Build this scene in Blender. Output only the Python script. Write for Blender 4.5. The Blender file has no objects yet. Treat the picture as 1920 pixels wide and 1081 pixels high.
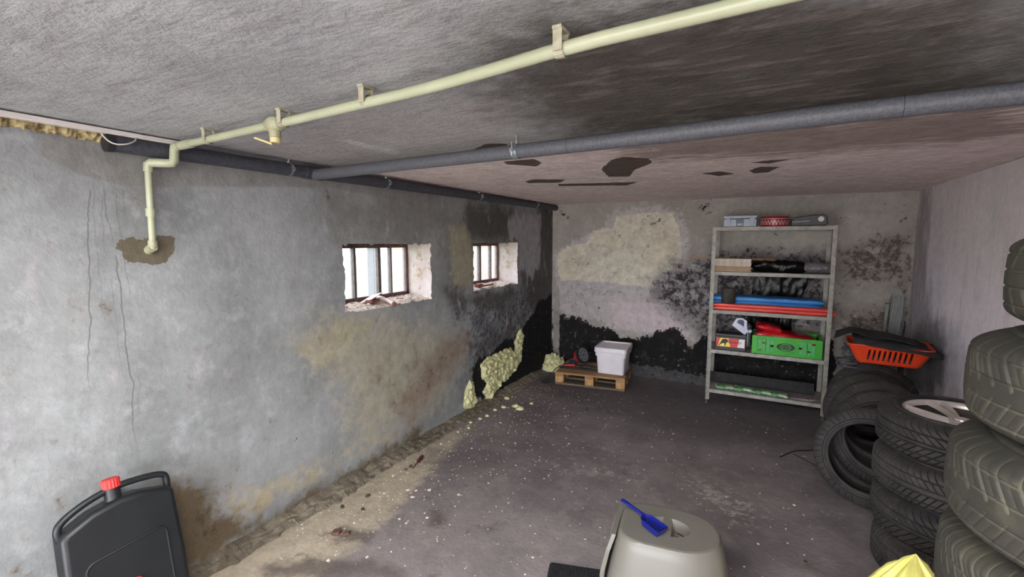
import bpy, math, random
import numpy as np
from mathutils import Vector, Matrix, Euler
PI = math.pi
C = bpy.context.collection
scene = bpy.context.scene

# ------------------------------------------------------------------ camera, sky, daylight, exposure
W, D, H, Y0 = 3.65, 5.56, 2.104, -2.9
cam_d = bpy.data.cameras.new('camera'); cam = bpy.data.objects.new('camera', cam_d); C.objects.link(cam)
cam.location = (2.4164, 0, 1.65); cam.rotation_euler = (PI/2 - 0.1036, 0.0003, 0.4972)
cam_d.sensor_width = 36; cam_d.lens = 16.22; cam_d.clip_start = 0.02
scene.camera = cam
DOOR = (0.06, 3.56, 0.0, 2.06)          # garage door opening behind the camera: x0,x1,z0,z1
world = bpy.data.worlds.new('overcast_sky'); scene.world = world; world.use_nodes = True
wn = world.node_tree; wn.nodes.clear()
_o = wn.nodes.new('ShaderNodeOutputWorld'); _b = wn.nodes.new('ShaderNodeBackground')
_t = wn.nodes.new('ShaderNodeTexCoord'); _s = wn.nodes.new('ShaderNodeSeparateXYZ'); _r = wn.nodes.new('ShaderNodeValToRGB')
_m = wn.nodes.new('ShaderNodeMapRange'); _m.inputs[1].default_value = -1; _m.inputs[2].default_value = 1
wn.links.new(_t.outputs['Generated'], _s.inputs[0]); wn.links.new(_s.outputs[2], _m.inputs[0]); wn.links.new(_m.outputs[0], _r.inputs[0])
_r.color_ramp.elements[0].position = 0.47; _r.color_ramp.elements[0].color = (0.62, 0.59, 0.57, 1)
_r.color_ramp.elements[1].position = 0.53; _r.color_ramp.elements[1].color = (0.90, 0.95, 1.0, 1)
wn.links.new(_r.outputs[0], _b.inputs[0]); _b.inputs[1].default_value = 3.0; wn.links.new(_b.outputs[0], _o.inputs[0])
def portal(name, loc, rot, sx, sy):
    l = bpy.data.lights.new(name, 'AREA'); l.shape = 'RECTANGLE'; l.size = sx; l.size_y = sy
    l.cycles.is_portal = True
    o = bpy.data.objects.new(name, l); o.location = loc; o.rotation_euler = rot; C.objects.link(o)
portal('door_portal', ((DOOR[0]+DOOR[1])/2, Y0-.02, (DOOR[2]+DOOR[3])/2), (PI/2, 0, PI), DOOR[1]-DOOR[0], DOOR[3]-DOOR[2])
portal('window_portal', (-.40, 2.59, 1.40), (PI/2, 0, PI/2*3), .93, .46)
portal('window_portal', (-.40, 4.14, 1.40), (PI/2, 0, PI/2*3), .93, .46)
lamp = bpy.data.lights.new('added_fill_light', 'AREA'); lamp.shape = 'RECTANGLE'; lamp.size = 1.5; lamp.size_y = .25; lamp.energy = 19; lamp.color = (1, .97, .93)  # unseen fill light, added to brighten floor and tops of things
lo = bpy.data.objects.new('added_fill_light', lamp); lo.location = (1.9, .1, 2.06); C.objects.link(lo)
vs = scene.view_settings; vs.view_transform = 'Standard'; vs.look = 'None'; vs.gamma = 1; vs.use_curve_mapping = False
vs.exposure = 2.38
scene.cycles.max_bounces = 8; scene.cycles.diffuse_bounces = 5; scene.cycles.use_denoising = True
scene.cycles.sample_clamp_indirect = 8

# ------------------------------------------------------------------ colour + node helpers
def lin(r, g, b):
    f = lambda c: (c/255/12.92) if c/255 <= .04045 else ((c/255+.055)/1.055)**2.4
    return (f(r), f(g), f(b), 1)
class NT:
    def __init__(s, name):
        s.m = bpy.data.materials.new(name); s.m.use_nodes = True; s.t = s.m.node_tree
        s.b = s.t.nodes['Principled BSDF']; s.co = None
    def n(s, typ, **kw):
        x = s.t.nodes.new(typ)
        for k, v in kw.items(): setattr(x, k, v)
        return x
    def l(s, a, b): s.t.links.new(a, b)
    def coord(s):
        if s.co is None: s.co = s.n('ShaderNodeTexCoord').outputs['Object']
        return s.co
    def noise(s, scale, detail=5, rough=.6, stretch=None, off=0):
        x = s.n('ShaderNodeTexNoise'); x.inputs['Scale'].default_value = scale; x.inputs['Detail'].default_value = detail; x.inputs['Roughness'].default_value = rough
        c = s.coord()
        if stretch or off:
            mp = s.n('ShaderNodeMapping'); mp.inputs['Scale'].default_value = stretch or (1, 1, 1); mp.inputs['Location'].default_value = (off, off*.7, off*.3)
            s.l(c, mp.inputs[0]); c = mp.outputs[0]
        s.l(c, x.inputs['Vector']); return x.outputs['Fac']
    def math(s, op, a, b=None, c=None):
        x = s.n('ShaderNodeMath', operation=op)
        for i, v in enumerate((a, b, c)):
            if v is None: continue
            if isinstance(v, (int, float)): x.inputs[i].default_value = v
            else: s.l(v, x.inputs[i])
        return x.outputs[0]
    def step(s, v, lo, hi, smax=1.0):
        x = s.n('ShaderNodeMapRange', interpolation_type='SMOOTHSTEP'); s.l(v, x.inputs[0])
        x.inputs[1].default_value = lo; x.inputs[2].default_value = hi; x.inputs[4].default_value = smax
        return x.outputs[0]
    def mix(s, f, a, b, mode='MIX'):
        x = s.n('ShaderNodeMix', data_type='RGBA', blend_type=mode)
        if isinstance(f, (int, float)): x.inputs[0].default_value = f
        else: s.l(f, x.inputs[0])
        for i, v in ((6, a), (7, b)):
            if isinstance(v, tuple): x.inputs[i].default_value = v
            else: s.l(v, x.inputs[i])
        return x.outputs[2]
    def attr(s, name):
        x = s.n('ShaderNodeAttribute'); x.attribute_name = name; return x.outputs['Fac']
    def bump(s, h, strength, dist):
        x = s.n('ShaderNodeBump'); x.inputs['Strength'].default_value = strength; x.inputs['Distance'].default_value = dist
        s.l(h, x.inputs['Height']); s.l(x.outputs[0], s.b.inputs['Normal'])
    def out(s, col, rough=.9):
        if isinstance(col, tuple): s.b.inputs['Base Color'].default_value = col
        else: s.l(col, s.b.inputs['Base Color'])
        if isinstance(rough, (int, float)): s.b.inputs['Roughness'].default_value = rough
        else: s.l(rough, s.b.inputs['Roughness'])
        return s.m
def mat(name, c1, c2=None, scale=20, rough=.6, metal=0, bump=0, bscale=60, spec=.5, detail=4, stretch=None, lo=.35, hi=.65, bdist=.002):
    t = NT(name); col = lin(*c1)
    if c2: col = t.mix(t.step(t.noise(scale, detail, .6, stretch), lo, hi), col, lin(*c2))
    if bump: t.bump(t.noise(bscale, 4, .6, stretch), bump, bdist)
    t.b.inputs['Metallic'].default_value = metal; t.b.inputs['Specular IOR Level'].default_value = spec
    return t.out(col, rough)

# ------------------------------------------------------------------ numpy noise
_rng = np.random.default_rng(7); _tab = _rng.random((32, 32, 32))
def vnoise(P):
    P = np.asarray(P, float); i = np.floor(P).astype(int); f = P - i; f = f*f*(3-2*f)
    r = 0
    for dx in (0, 1):
        for dy in (0, 1):
            for dz in (0, 1):
                w = (f[:, 0] if dx else 1-f[:, 0])*(f[:, 1] if dy else 1-f[:, 1])*(f[:, 2] if dz else 1-f[:, 2])
                r = r + w*_tab[(i[:, 0]+dx) % 32, (i[:, 1]+dy) % 32, (i[:, 2]+dz) % 32]
    return r
def fbm(P, s, o=4):
    P = np.asarray(P, float)*s; r = 0; a = .5; t = 0
    for k in range(o): r = r + a*vnoise(P + 11.3*k); t += a; P = P*2.03; a *= .5
    return r/t
def ridge(P, s, o=3):
    P = np.asarray(P, float)*s; r = 0; a = .5
    for k in range(o): r = r + a*(1-np.abs(2*vnoise(P + 5.7*k)-1)); P = P*2.1; a *= .5
    return r
def sdf(U, V, poly):
    p = np.array(poly, float); n = len(p); d = np.full(U.shape, 1e9); ins = np.zeros(U.shape, bool)
    for i in range(n):
        a = p[i]; b = p[(i+1) % n]; e = b-a; L = e@e + 1e-12
        t = np.clip(((U-a[0])*e[0]+(V-a[1])*e[1])/L, 0, 1)
        d = np.minimum(d, np.hypot(U-a[0]-t*e[0], V-a[1]-t*e[1]))
        c = ((a[1] > V) != (b[1] > V)); den = (b[1]-a[1]) or 1e-12
        ins ^= c & (U < (b[0]-a[0])*(V-a[1])/den + a[0])
    return np.where(ins, d, -d)

# ------------------------------------------------------------------ object helpers
def link(o, parent=None):
    C.objects.link(o)
    if parent: o.parent = parent
    return o
def thing(name, label, cat, loc=(0, 0, 0), rotz=0, group=None, rot=None):
    o = bpy.data.objects.new(name, None); o.empty_display_size = .05; C.objects.link(o)
    o.location = loc; o.rotation_euler = rot or (0, 0, rotz)
    o['label'] = label; o['category'] = cat
    if group: o['group'] = group
    return o
def tag(o, label, cat, group=None):
    o['label'] = label; o['category'] = cat
    if group: o['group'] = group
    return o
def raw(name, V, F, m, parent=None, smooth=False, shift=None, attrs=None):
    me = bpy.data.meshes.new(name)
    if shift is not None: V = [(v[0]-shift[0], v[1]-shift[1], v[2]-shift[2]) for v in V]
    me.from_pydata([tuple(v) for v in V], [], [tuple(int(i) for i in f) for f in F])
    if attrs:
        for k, a in attrs.items():
            at = me.attributes.new(k, 'FLOAT', 'POINT'); at.data.foreach_set('value', np.asarray(a, np.float32))
    me.materials.append(m)
    if smooth: me.polygons.foreach_set('use_smooth', [True]*len(me.polygons))
    me.update()
    return link(bpy.data.objects.new(name, me), parent)
def basis(d):
    d = Vector(d).normalized(); a = Vector((0, 0, 1)) if abs(d.z) < .9 else Vector((1, 0, 0))
    x = d.cross(a).normalized(); return x, d.cross(x).normalized(), d
class Bld:
    def __init__(s): s.V = []; s.F = []
    def add(s, V, F):
        k = len(s.V); s.V += [Vector(v) for v in V]; s.F += [tuple(i+k for i in f) for f in F]; return s
    def box(s, c, sz, rot=None, taper=1.0):
        V = []
        for z in (-1, 1):
            t = taper if z > 0 else 1
            for x, y in ((-1, -1), (1, -1), (1, 1), (-1, 1)): V.append(Vector((x*sz[0]/2*t, y*sz[1]/2*t, z*sz[2]/2)))
        if rot: M = Euler(rot).to_matrix(); V = [M@v for v in V]
        V = [v+Vector(c) for v in V]
        return s.add(V, [(3, 2, 1, 0), (4, 5, 6, 7), (0, 1, 5, 4), (1, 2, 6, 5), (2, 3, 7, 6), (3, 0, 4, 7)])
    def bb(s, x0, x1, y0, y1, z0, z1): return s.box(((x0+x1)/2, (y0+y1)/2, (z0+z1)/2), (x1-x0, y1-y0, z1-z0))
    def rings(s, R, caps=True, closed=True):
        n = len(R[0]); V = [v for r in R for v in r]; F = []
        for i in range(len(R)-1):
            for j in range(n if closed else n-1):
                k = (j+1) % n; F.append((i*n+j, i*n+k, (i+1)*n+k, (i+1)*n+j))
        if caps: F.append(tuple(reversed(range(n)))); F.append(tuple(range((len(R)-1)*n, len(R)*n)))
        return s.add(V, F)
    def cyl(s, p0, p1, r0, r1=None, n=16, caps=True):
        r1 = r0 if r1 is None else r1; x, y, d = basis(Vector(p1)-Vector(p0))
        c = [(math.cos(2*PI*i/n), math.sin(2*PI*i/n)) for i in range(n)]
        return s.rings([[Vector(p)+x*(r*a)+y*(r*b) for a, b in c] for p, r in ((p0, r0), (p1, r1))], caps)
    def tube(s, pts, r, n=10, sm=0, caps=True):
        P = [Vector(p) for p in pts]
        for _ in range(sm):
            Q = [P[0]]
            for a, b in zip(P, P[1:]): Q += [a.lerp(b, .25), a.lerp(b, .75)]
            P = Q+[P[-1]]
        rs = r if isinstance(r, (list, tuple)) else [r]*len(P)
        if len(rs) != len(P): rs = [rs[min(len(rs)-1, int(i*len(rs)/len(P)))] for i in range(len(P))]
        R = []; X = None
        for i, p in enumerate(P):
            d = (P[min(i+1, len(P)-1)]-P[max(i-1, 0)]).normalized()
            if X is None: X, Y, _ = basis(d)
            X = (X-d*X.dot(d)).normalized(); Y = d.cross(X)
            R.append([p+X*(rs[i]*math.cos(2*PI*k/n))+Y*(rs[i]*math.sin(2*PI*k/n)) for k in range(n)])
        return s.rings(R, caps)
    def lathe(s, prof, n=32, c=(0, 0, 0), M=None, caps=False):
        R = [[Vector((r*math.cos(2*PI*k/n), r*math.sin(2*PI*k/n), z)) for k in range(n)] for r, z in prof]
        if M: R = [[M@v for v in r] for r in R]
        R = [[v+Vector(c) for v in r] for r in R]
        return s.rings(R, caps)
    def prism(s, poly, z0, z1, M=None, c=(0, 0, 0)):
        R = [[Vector((x, y, z)) for x, y in poly] for z in (z0, z1)]
        if M and M.determinant() < 0: R.reverse()
        if M: R = [[M@v for v in r] for r in R]
        return s.rings([[v+Vector(c) for v in r] for r in R])
    def to(s, name, m, parent=None, smooth=False, bevel=0, shift=None, seg=2):
        if smooth and smooth is not True: ang = smooth
        else: ang = 35
        o = raw(name, s.V, s.F, m, parent, bool(smooth), shift)
        if bevel:
            b = o.modifiers.new('bevel', 'BEVEL'); b.width = bevel; b.segments = seg; b.limit_method = 'ANGLE'; b.angle_limit = math.radians(40)
        if smooth:
            try: o.data.set_sharp_from_angle(angle=math.radians(ang))
            except Exception: pass
        return o
def rrect(hx, hy, r, n=5, cx=0, cy=0):
    P = []
    for (sx, sy, a0) in ((1, 1, 0), (-1, 1, PI/2), (-1, -1, PI), (1, -1, 1.5*PI)):
        for k in range(n+1):
            a = a0+PI/2*k/n; P.append((cx+sx*(hx-r)+r*math.cos(a), cy+sy*(hy-r)+r*math.sin(a)))
    return P
def ring3(poly, z, M=None): return [Vector((x, y, z)) for x, y in poly]
def cut(o, b):
    """subtract the builder's shape from mesh o for good"""
    k = raw('cutter', b.V, b.F, o.data.materials[0]); k.parent = o.parent
    m = o.modifiers.new('cut', 'BOOLEAN'); m.operation = 'DIFFERENCE'; m.object = k; m.solver = 'EXACT'
    dg = bpy.context.evaluated_depsgraph_get(); dg.update()
    me = bpy.data.meshes.new_from_object(o.evaluated_get(dg)); o.modifiers.clear(); o.data = me
    bpy.data.objects.remove(k); return o
def text_part(name, body, size, m, parent, loc, rot, depth=.0006, sx=1.0):
    cu = bpy.data.curves.new(name, 'FONT'); cu.body = body; cu.size = size; cu.extrude = depth; cu.align_x = 'CENTER'; cu.align_y = 'CENTER'
    t = bpy.data.objects.new(name+'_tmp', cu); C.objects.link(t)
    dg = bpy.context.evaluated_depsgraph_get(); me = bpy.data.meshes.new_from_object(t.evaluated_get(dg))
    bpy.data.objects.remove(t); me.materials.clear(); me.materials.append(m)
    o = bpy.data.objects.new(name, me); o.location = loc; o.rotation_euler = rot; o.scale = (sx, 1, 1)
    return link(o, parent)
def crumple(name, hx, hy, hz, m, parent=None, seed=0, n=26, amp=.012, sc=14, flat=True, loc=(0, 0, 0), pw=.45, shear=(0, 0)):
    """a creased soft sheet bundle or bag: a pillow of real folds"""
    V = []; F = []; idx = {}
    for side in (1, -1):
        for i in range(n+1):
            for j in range(n+1):
                if side < 0 and (i in (0, n) or j in (0, n)): idx[side, i, j] = idx[1, i, j]; continue
                u = 2*i/n-1; v = 2*j/n-1
                t = max(0, (1-abs(u)**6)*(1-abs(v)**6))**pw
                idx[side, i, j] = len(V); V.append([u*hx, v*hy, side*hz*t, side])
    for side in (1, -1):
        for i in range(n):
            for j in range(n):
                q = (idx[side, i, j], idx[side, i+1, j], idx[side, i+1, j+1], idx[side, i, j+1])
                F.append(q if side > 0 else q[::-1])
    A = np.array(V); P = A[:, :3]; S = A[:, 3]
    r = ridge(P + seed*3.1, sc, 3)-.45; r2 = ridge(P*1.7 + seed*1.7+9, sc*.5, 2)-.45
    P = P.copy(); P[:, 2] += S*(r*amp*1.6 + r2*amp*1.2); P[:, 0] += (fbm(P+seed, 9)-.5)*amp*2; P[:, 1] += (fbm(P+seed+4, 9)-.5)*amp*2
    if flat: P[:, 2] = np.maximum(P[:, 2], -hz)
    P[:, 0] += P[:, 2]*shear[0]; P[:, 1] += P[:, 2]*shear[1]
    return raw(name, P+np.array(loc), F, m, parent, True)

FP = [[(3.483, 0.091), (3.512, 0.222), (3.595, 0.319), (3.65, 0.283), (3.715, 0.135), (3.704, 0.03), (3.59, -0.007)], [(3.797, 0.428), (3.94, 0.472), (4.272, 0.474), (4.416, 0.474), (4.517, 0.361), (4.556, 0.196), (4.33, 0.12), (4.155, 0.109), (4.043, 0.048), (3.914, 0.019), (3.833, 0.128), (3.906, 0.201), (3.805, 0.284)], [(4.504, 0.517), (4.647, 0.664), (4.742, 0.566), (4.702, 0.415), (4.675, 0.281), (4.582, 0.203), (4.517, 0.361)]]
STAINS = {
 'L': {
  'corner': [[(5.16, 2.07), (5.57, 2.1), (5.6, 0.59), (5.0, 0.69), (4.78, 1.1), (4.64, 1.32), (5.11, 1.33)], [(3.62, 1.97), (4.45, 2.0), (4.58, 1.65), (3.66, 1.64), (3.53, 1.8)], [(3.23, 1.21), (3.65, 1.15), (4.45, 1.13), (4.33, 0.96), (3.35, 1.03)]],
  'black': [[(4.82, 0.71), (5.07, 0.77), (5.23, 0.89), (5.59, 0.95), (5.62, -0.07), (5.01, -0.06), (4.33, -0.01), (3.94, 0.01), (4.04, 0.05), (4.33, 0.12), (4.56, 0.2), (4.71, 0.41), (4.65, 0.58)], [(3.63, 0.12), (3.67, 0.42), (3.84, 0.47), (4.1, 0.51), (4.45, 0.57), (4.58, 0.44), (4.52, 0.21), (4.27, 0.12), (3.83, 0.07)], [(5.0, 0.75), (5.12, 0.87), (5.47, 0.86), (5.31, 0.64)]],
  'mould': [[(3.35, 1.23), (4.11, 1.11), (4.78, 1.35), (5.58, 1.41), (5.62, -0.14), (3.78, 0.06), (3.33, 0.25), (3.51, 0.66), (3.35, 0.99)]],
  'smoke_shade': [[(2.81, 2.02), (5.57, 2.08), (5.59, 1.17), (4.64, 1.35), (4.58, 1.64), (3.68, 1.63), (3.61, 1.3), (3.23, 1.14), (3.1, 1.65), (2.12, 1.65), (2.05, 1.82), (2.14, 2.03)]],  # grey smoke tone with some of the light's fall-off painted in
  'tan': [[(1.93, 1.15), (2.38, 1.12), (3.19, 0.87), (3.6, 0.69), (3.42, 0.48), (3.1, 0.23), (2.34, 0.19), (2.15, 0.38), (2.08, 0.7), (1.78, 1.05)]],
  'brown': [[(3.15, 0.78), (3.6, 0.79), (3.49, 0.51), (2.96, 0.36), (2.7, 0.22), (2.6, 0.39), (2.89, 0.61)], [(2.72, 0.35), (2.96, 0.36), (2.88, 0.16), (2.59, 0.13)]],
  'wet': [[(1.05, 0.51), (1.19, 0.41), (1.29, 0.25), (1.45, 0.06), (1.08, 0.01), (1.03, 0.05)], [(1.42, 0.08), (2.05, 0.08), (2.88, 0.11), (2.74, 0.03), (2.09, -0.03), (1.51, -0.02)]],
  'ochre': [[(1.14, 0.37), (1.47, 0.35), (2.11, 0.32), (2.69, 0.23), (2.56, 0.1), (1.72, 0.08), (1.28, 0.09)]],
  'chips': [[(1.64, 0.5), (1.78, 0.52), (1.89, 0.39), (2.15, 0.27), (2.34, 0.15), (2.29, 0.09), (1.85, 0.25), (1.67, 0.36)], [(1.35, 0.32), (1.47, 0.29), (1.43, 0.25)]],
  'patch': [[(0.93, 1.64), (0.97, 1.66), (1.03, 1.65), (1.09, 1.67), (1.15, 1.66), (1.14, 1.59), (1.1, 1.55), (1.06, 1.54), (1.01, 1.56), (0.96, 1.56), (0.95, 1.6)]],
  'band': [[(0.76, 2.11), (1.04, 2.02), (1.98, 2.06), (3.01, 2.06), (2.94, 1.93), (2.06, 1.98), (1.56, 1.94), (0.99, 1.88), (0.83, 1.91), (0.72, 1.97)]],
  'streaks': [[(4.39, 1.91), (5.16, 1.99), (5.17, 1.33), (4.82, 1.16), (4.64, 1.35), (4.6, 1.65), (4.33, 1.67)]],
  'beige': [[(3.3, 1.75), (3.62, 1.82), (3.67, 1.55), (3.65, 1.23), (3.35, 1.23)], [(1.77, 1.02), (2.1, 1.13), (2.38, 1.05), (2.09, 0.92), (1.88, 0.83)]],
 },
 'B': {
  'cream': [[(0.09, 1.29), (0.07, 1.45), (0.19, 1.57), (0.47, 1.62), (0.55, 1.77), (0.8, 1.8), (0.85, 1.94), (1.21, 1.96), (1.49, 1.95), (1.56, 1.77), (1.6, 1.47), (1.51, 1.32), (1.31, 1.22), (1.29, 1.09), (0.82, 1.13), (0.47, 1.14), (0.11, 1.14)]],
  'halo': [[(0.04, 1.1), (0.05, 1.52), (0.39, 1.69), (0.73, 1.85), (0.8, 2.01), (1.24, 2.04), (1.59, 1.98), (1.67, 1.53), (1.74, 1.23), (1.8, 0.99), (1.7, 0.74), (1.83, 0.51), (1.47, 0.47), (1.03, 0.54), (0.62, 0.62), (0.19, 0.69), (0.04, 0.78)]],
  'pink': [[(0.82, 0.93), (1.33, 0.96), (1.52, 0.79), (1.82, 0.51), (1.71, 0.42), (1.28, 0.55), (0.83, 0.6)]],
  'black': [[(0.02, 0.74), (0.19, 0.66), (0.38, 0.65), (0.59, 0.58), (0.83, 0.5), (1.16, 0.43), (1.35, 0.57), (1.56, 0.59), (1.77, 0.45), (1.93, 0.56), (3.07, 0.64), (3.12, -0.24), (-0.03, -0.28)]],
  'mold': [[(1.31, 1.25), (1.56, 1.4), (1.95, 1.54), (3.02, 1.55), (3.13, 0.75), (1.82, 0.51), (1.7, 0.74), (1.46, 0.82), (1.24, 0.99)]],
  'stain': [[(3.08, 1.55), (3.35, 1.71), (3.64, 1.75), (3.63, 1.31), (3.11, 1.18)], [(3.12, 0.91), (3.65, 1.11), (3.69, 0.18), (3.17, 0.1)], [(3.51, 1.7), (3.65, 1.7), (3.69, 0.29), (3.58, 0.38)]],
  'dampgrey': [[(0.84, 0.16), (1.48, 0.15), (1.95, 0.12), (1.96, -0.01), (1.04, -0.03)]],
  'filletband': [[(0.01, 1.17), (0.11, 1.03), (0.11, 0.14), (0.02, 0.1)]],
 },
 'R': {
  'dark_spot': [[(4.98, 0.99), (4.53, 0.98), (4.23, 0.88), (4.27, 0.64), (5.38, 0.23), (5.54, 0.7)]],  # darker patch low on the wall near the back corner
  'corner_dark': [[(5.6, 2.13), (5.24, 2.11), (5.18, 1.56), (4.92, 1.04), (4.37, 1.01), (4.14, 0.9), (4.16, 0.6), (5.55, 0.18)]],  # darker along the back corner and towards the bottom
  'streak': [[(4.03, 1.82), (3.92, 1.91), (3.84, 1.72), (3.92, 1.59)], [(4.07, 1.32), (3.98, 1.35), (3.97, 1.27), (4.05, 1.27)], [(4.6, 1.05), (3.99, 1.0), (3.68, 0.74), (4.45, 0.51)], [(5.17, 1.88), (4.92, 1.95), (4.59, 1.21), (4.86, 1.05)]],
 },
 'C': {
  'dark': [[(1.75, 1.06), (1.93, 0.89), (2.1, 0.88), (2.45, 0.95), (2.8, 1.15), (3.14, 2.06), (2.33, 2.08), (1.71, 1.98), (1.61, 1.57), (1.63, 1.24)]],
  'far': [[(-0.51, 2.21), (3.17, 2.12), (3.63, 3.36), (3.68, 5.71), (-0.31, 6.28), (-0.63, 2.49)]],
  'farbrown': [[(1.67, 2.12), (3.17, 2.12), (3.45, 2.86), (2.56, 2.94), (1.78, 2.7)]],
  'wet': [[(1.07, 2.02), (1.25, 1.91), (1.32, 1.94), (1.28, 2.15), (1.09, 2.1)], [(1.07, 2.38), (1.26, 2.38), (1.25, 2.52), (1.16, 2.63), (1.04, 2.47)], [(1.48, 2.93), (1.63, 2.62), (1.72, 2.56), (1.83, 2.67), (1.82, 2.83), (1.66, 3.05), (1.55, 3.36), (1.42, 3.29)], [(0.77, 3.25), (0.88, 3.16), (1.09, 3.28), (0.98, 3.44), (0.75, 3.35)], [(0.93, 3.52), (1.53, 3.69), (1.4, 3.86), (0.88, 3.66)], [(2.02, 3.43), (2.14, 3.39), (2.22, 3.54), (2.12, 3.64)], [(2.32, 3.1), (2.42, 3.07), (2.53, 3.09), (2.42, 3.2)], [(2.31, 3.45), (2.37, 3.31), (2.48, 3.37), (2.42, 3.59), (2.34, 3.6)]],
  'chalk': [[(0.69, 1.53), (0.75, 1.52), (0.76, 1.86), (0.66, 1.93)], [(-0.06, 1.67), (0.03, 1.68), (-0.04, 2.18), (-0.14, 2.18)]],
  'warm': [[(-0.36, 1.55), (1.22, 1.21), (1.73, 1.41), (1.34, 1.97), (-0.2, 2.23)]],
 },
 'F': {
  'scuff': [[(1.96, 3.29), (2.16, 3.36), (2.55, 3.17), (2.52, 2.93), (2.33, 2.8), (2.07, 3.04)], [(1.22, 3.37), (1.71, 3.25), (1.87, 3.01), (1.54, 3.15)], [(2.76, 3.28), (2.92, 3.3), (2.88, 3.13)], [(0.96, 3.02), (1.52, 3.23), (1.76, 3.02), (1.23, 2.9)]],
  'beige': [[(-0.0, 0.98), (0.03, 2.1), (0.07, 2.86), (0.16, 3.35), (0.35, 2.69), (0.46, 2.16), (0.52, 1.82), (0.57, 1.29)]],
  'dark': [[(-0.03, 5.06), (1.21, 5.43), (3.01, 5.04), (3.62, 5.16), (3.28, 4.49), (2.18, 4.01), (1.25, 4.16), (0.51, 4.34)], [(2.35, 3.05), (2.47, 2.82), (2.43, 2.38), (2.29, 2.43)]],
  'spots': [[(0.67, 2.11), (0.73, 2.17), (0.84, 2.08), (0.8, 2.0)], [(0.36, 1.73), (0.56, 1.78), (0.6, 1.7), (0.41, 1.65)], [(2.66, 2.67), (2.73, 2.69), (2.74, 2.64), (2.68, 2.62)], [(0.22, 1.31), (0.69, 1.65), (0.94, 1.61), (0.34, 1.28)]],
  'wetedge': [[(-0.1, 1.13), (-0.06, 1.92), (-0.04, 2.38), (0.09, 2.19), (0.07, 1.66), (0.03, 1.2)]],
 },
}

# ------------------------------------------------------------------ walls, ceiling, floor
def axis(a, b, st, snaps=()):
    g = list(np.linspace(a, b, max(2, int(round((b-a)/st))+1)))
    for s_ in snaps:
        k = int(np.argmin([abs(x-s_) for x in g])); g[k] = s_
    return np.array(g)
def panel(name, us, vs_, place, stains, feather, m, amp=.004, holes=(), seed=0, kind='structure', flip=False):
    U, V = np.meshgrid(us, vs_, indexing='ij'); nu, nv = U.shape; U0, V0 = U.ravel(), V.ravel()
    P3 = np.stack([U0, V0, np.full_like(U0, seed)], 1)
    h = (fbm(P3, 2.2, 3)-.5)*amp*2 + (fbm(P3+7, 14, 3)-.5)*amp*.7
    at = {}
    for k, ps in stains.items():
        f = feather.get(k, .08); s_ = np.full(U0.shape, -9.)
        for p in ps: s_ = np.maximum(s_, sdf(U0, V0, p))
        at[k] = np.clip(.5+s_/(2*f), 0, 1)
    eu = np.minimum(U0-us[0], us[-1]-U0); ev = np.minimum(V0-vs_[0], vs_[-1]-V0); h *= np.clip(np.minimum(eu, ev)/.05, 0, 1)
    Uj, Vj = U0.copy(), V0.copy(); keep = np.ones((nu-1, nv-1), bool)
    for (a, b, c, d) in holes:
        e = 1e-4
        uc = (U[:-1, :-1]+U[1:, 1:])/2; vc = (V[:-1, :-1]+V[1:, 1:])/2
        keep &= ~((uc > a) & (uc < b) & (vc > c) & (vc < d))
        on = ((abs(U0-a) < e) | (abs(U0-b) < e)) & (V0 > c-e) & (V0 < d+e) | ((abs(V0-c) < e) | (abs(V0-d) < e)) & (U0 > a-e) & (U0 < b+e)
        j = fbm(P3*1.0+3, 26, 3); j = np.clip((j-.42)*.07, 0, .016)
        Uj = np.where(on, U0+np.sign((a+b)/2-U0)*j*(np.minimum(abs(U0-a), abs(U0-b)) < e), Uj)
        Vj = np.where(on, V0+np.sign((c+d)/2-V0)*j*(np.minimum(abs(V0-c), abs(V0-d)) < e), Vj)
        near = np.clip(1-np.maximum(0, -np.minimum(np.minimum(U0-a, b-U0), np.minimum(V0-c, d-V0)))/.03, 0, 1)
        h = np.where(on, 0.0, h)
    X = place(Uj, Vj, h); ii, jj = np.nonzero(keep); a = ii*nv+jj
    F = np.stack([a, a+nv, a+nv+1, a+1], 1)
    if flip: F = F[:, ::-1]
    o = raw(name, X, F, m, None, True, None, at)
    if kind: o['kind'] = kind
    return o
def layer(t, col, a, c, nz, amp, w=.06, mx=1.0, bias=0.0, var=None):
    v = t.math('MULTIPLY_ADD', nz, amp, t.math('SUBTRACT', a, amp*.5 - bias)); k = lin(*c)
    ck = t.mix(var, tuple(x*.86 for x in k[:3])+(1,), tuple(x*1.12 for x in k[:3])+(1,)) if var is not None else k
    return t.mix(t.step(v, .5-w, .5+w, mx), col, ck)
def I(amp, nt): return -.5+amp*(.5-nt)      # inside the stain the layer shows where the noise exceeds nt
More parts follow.
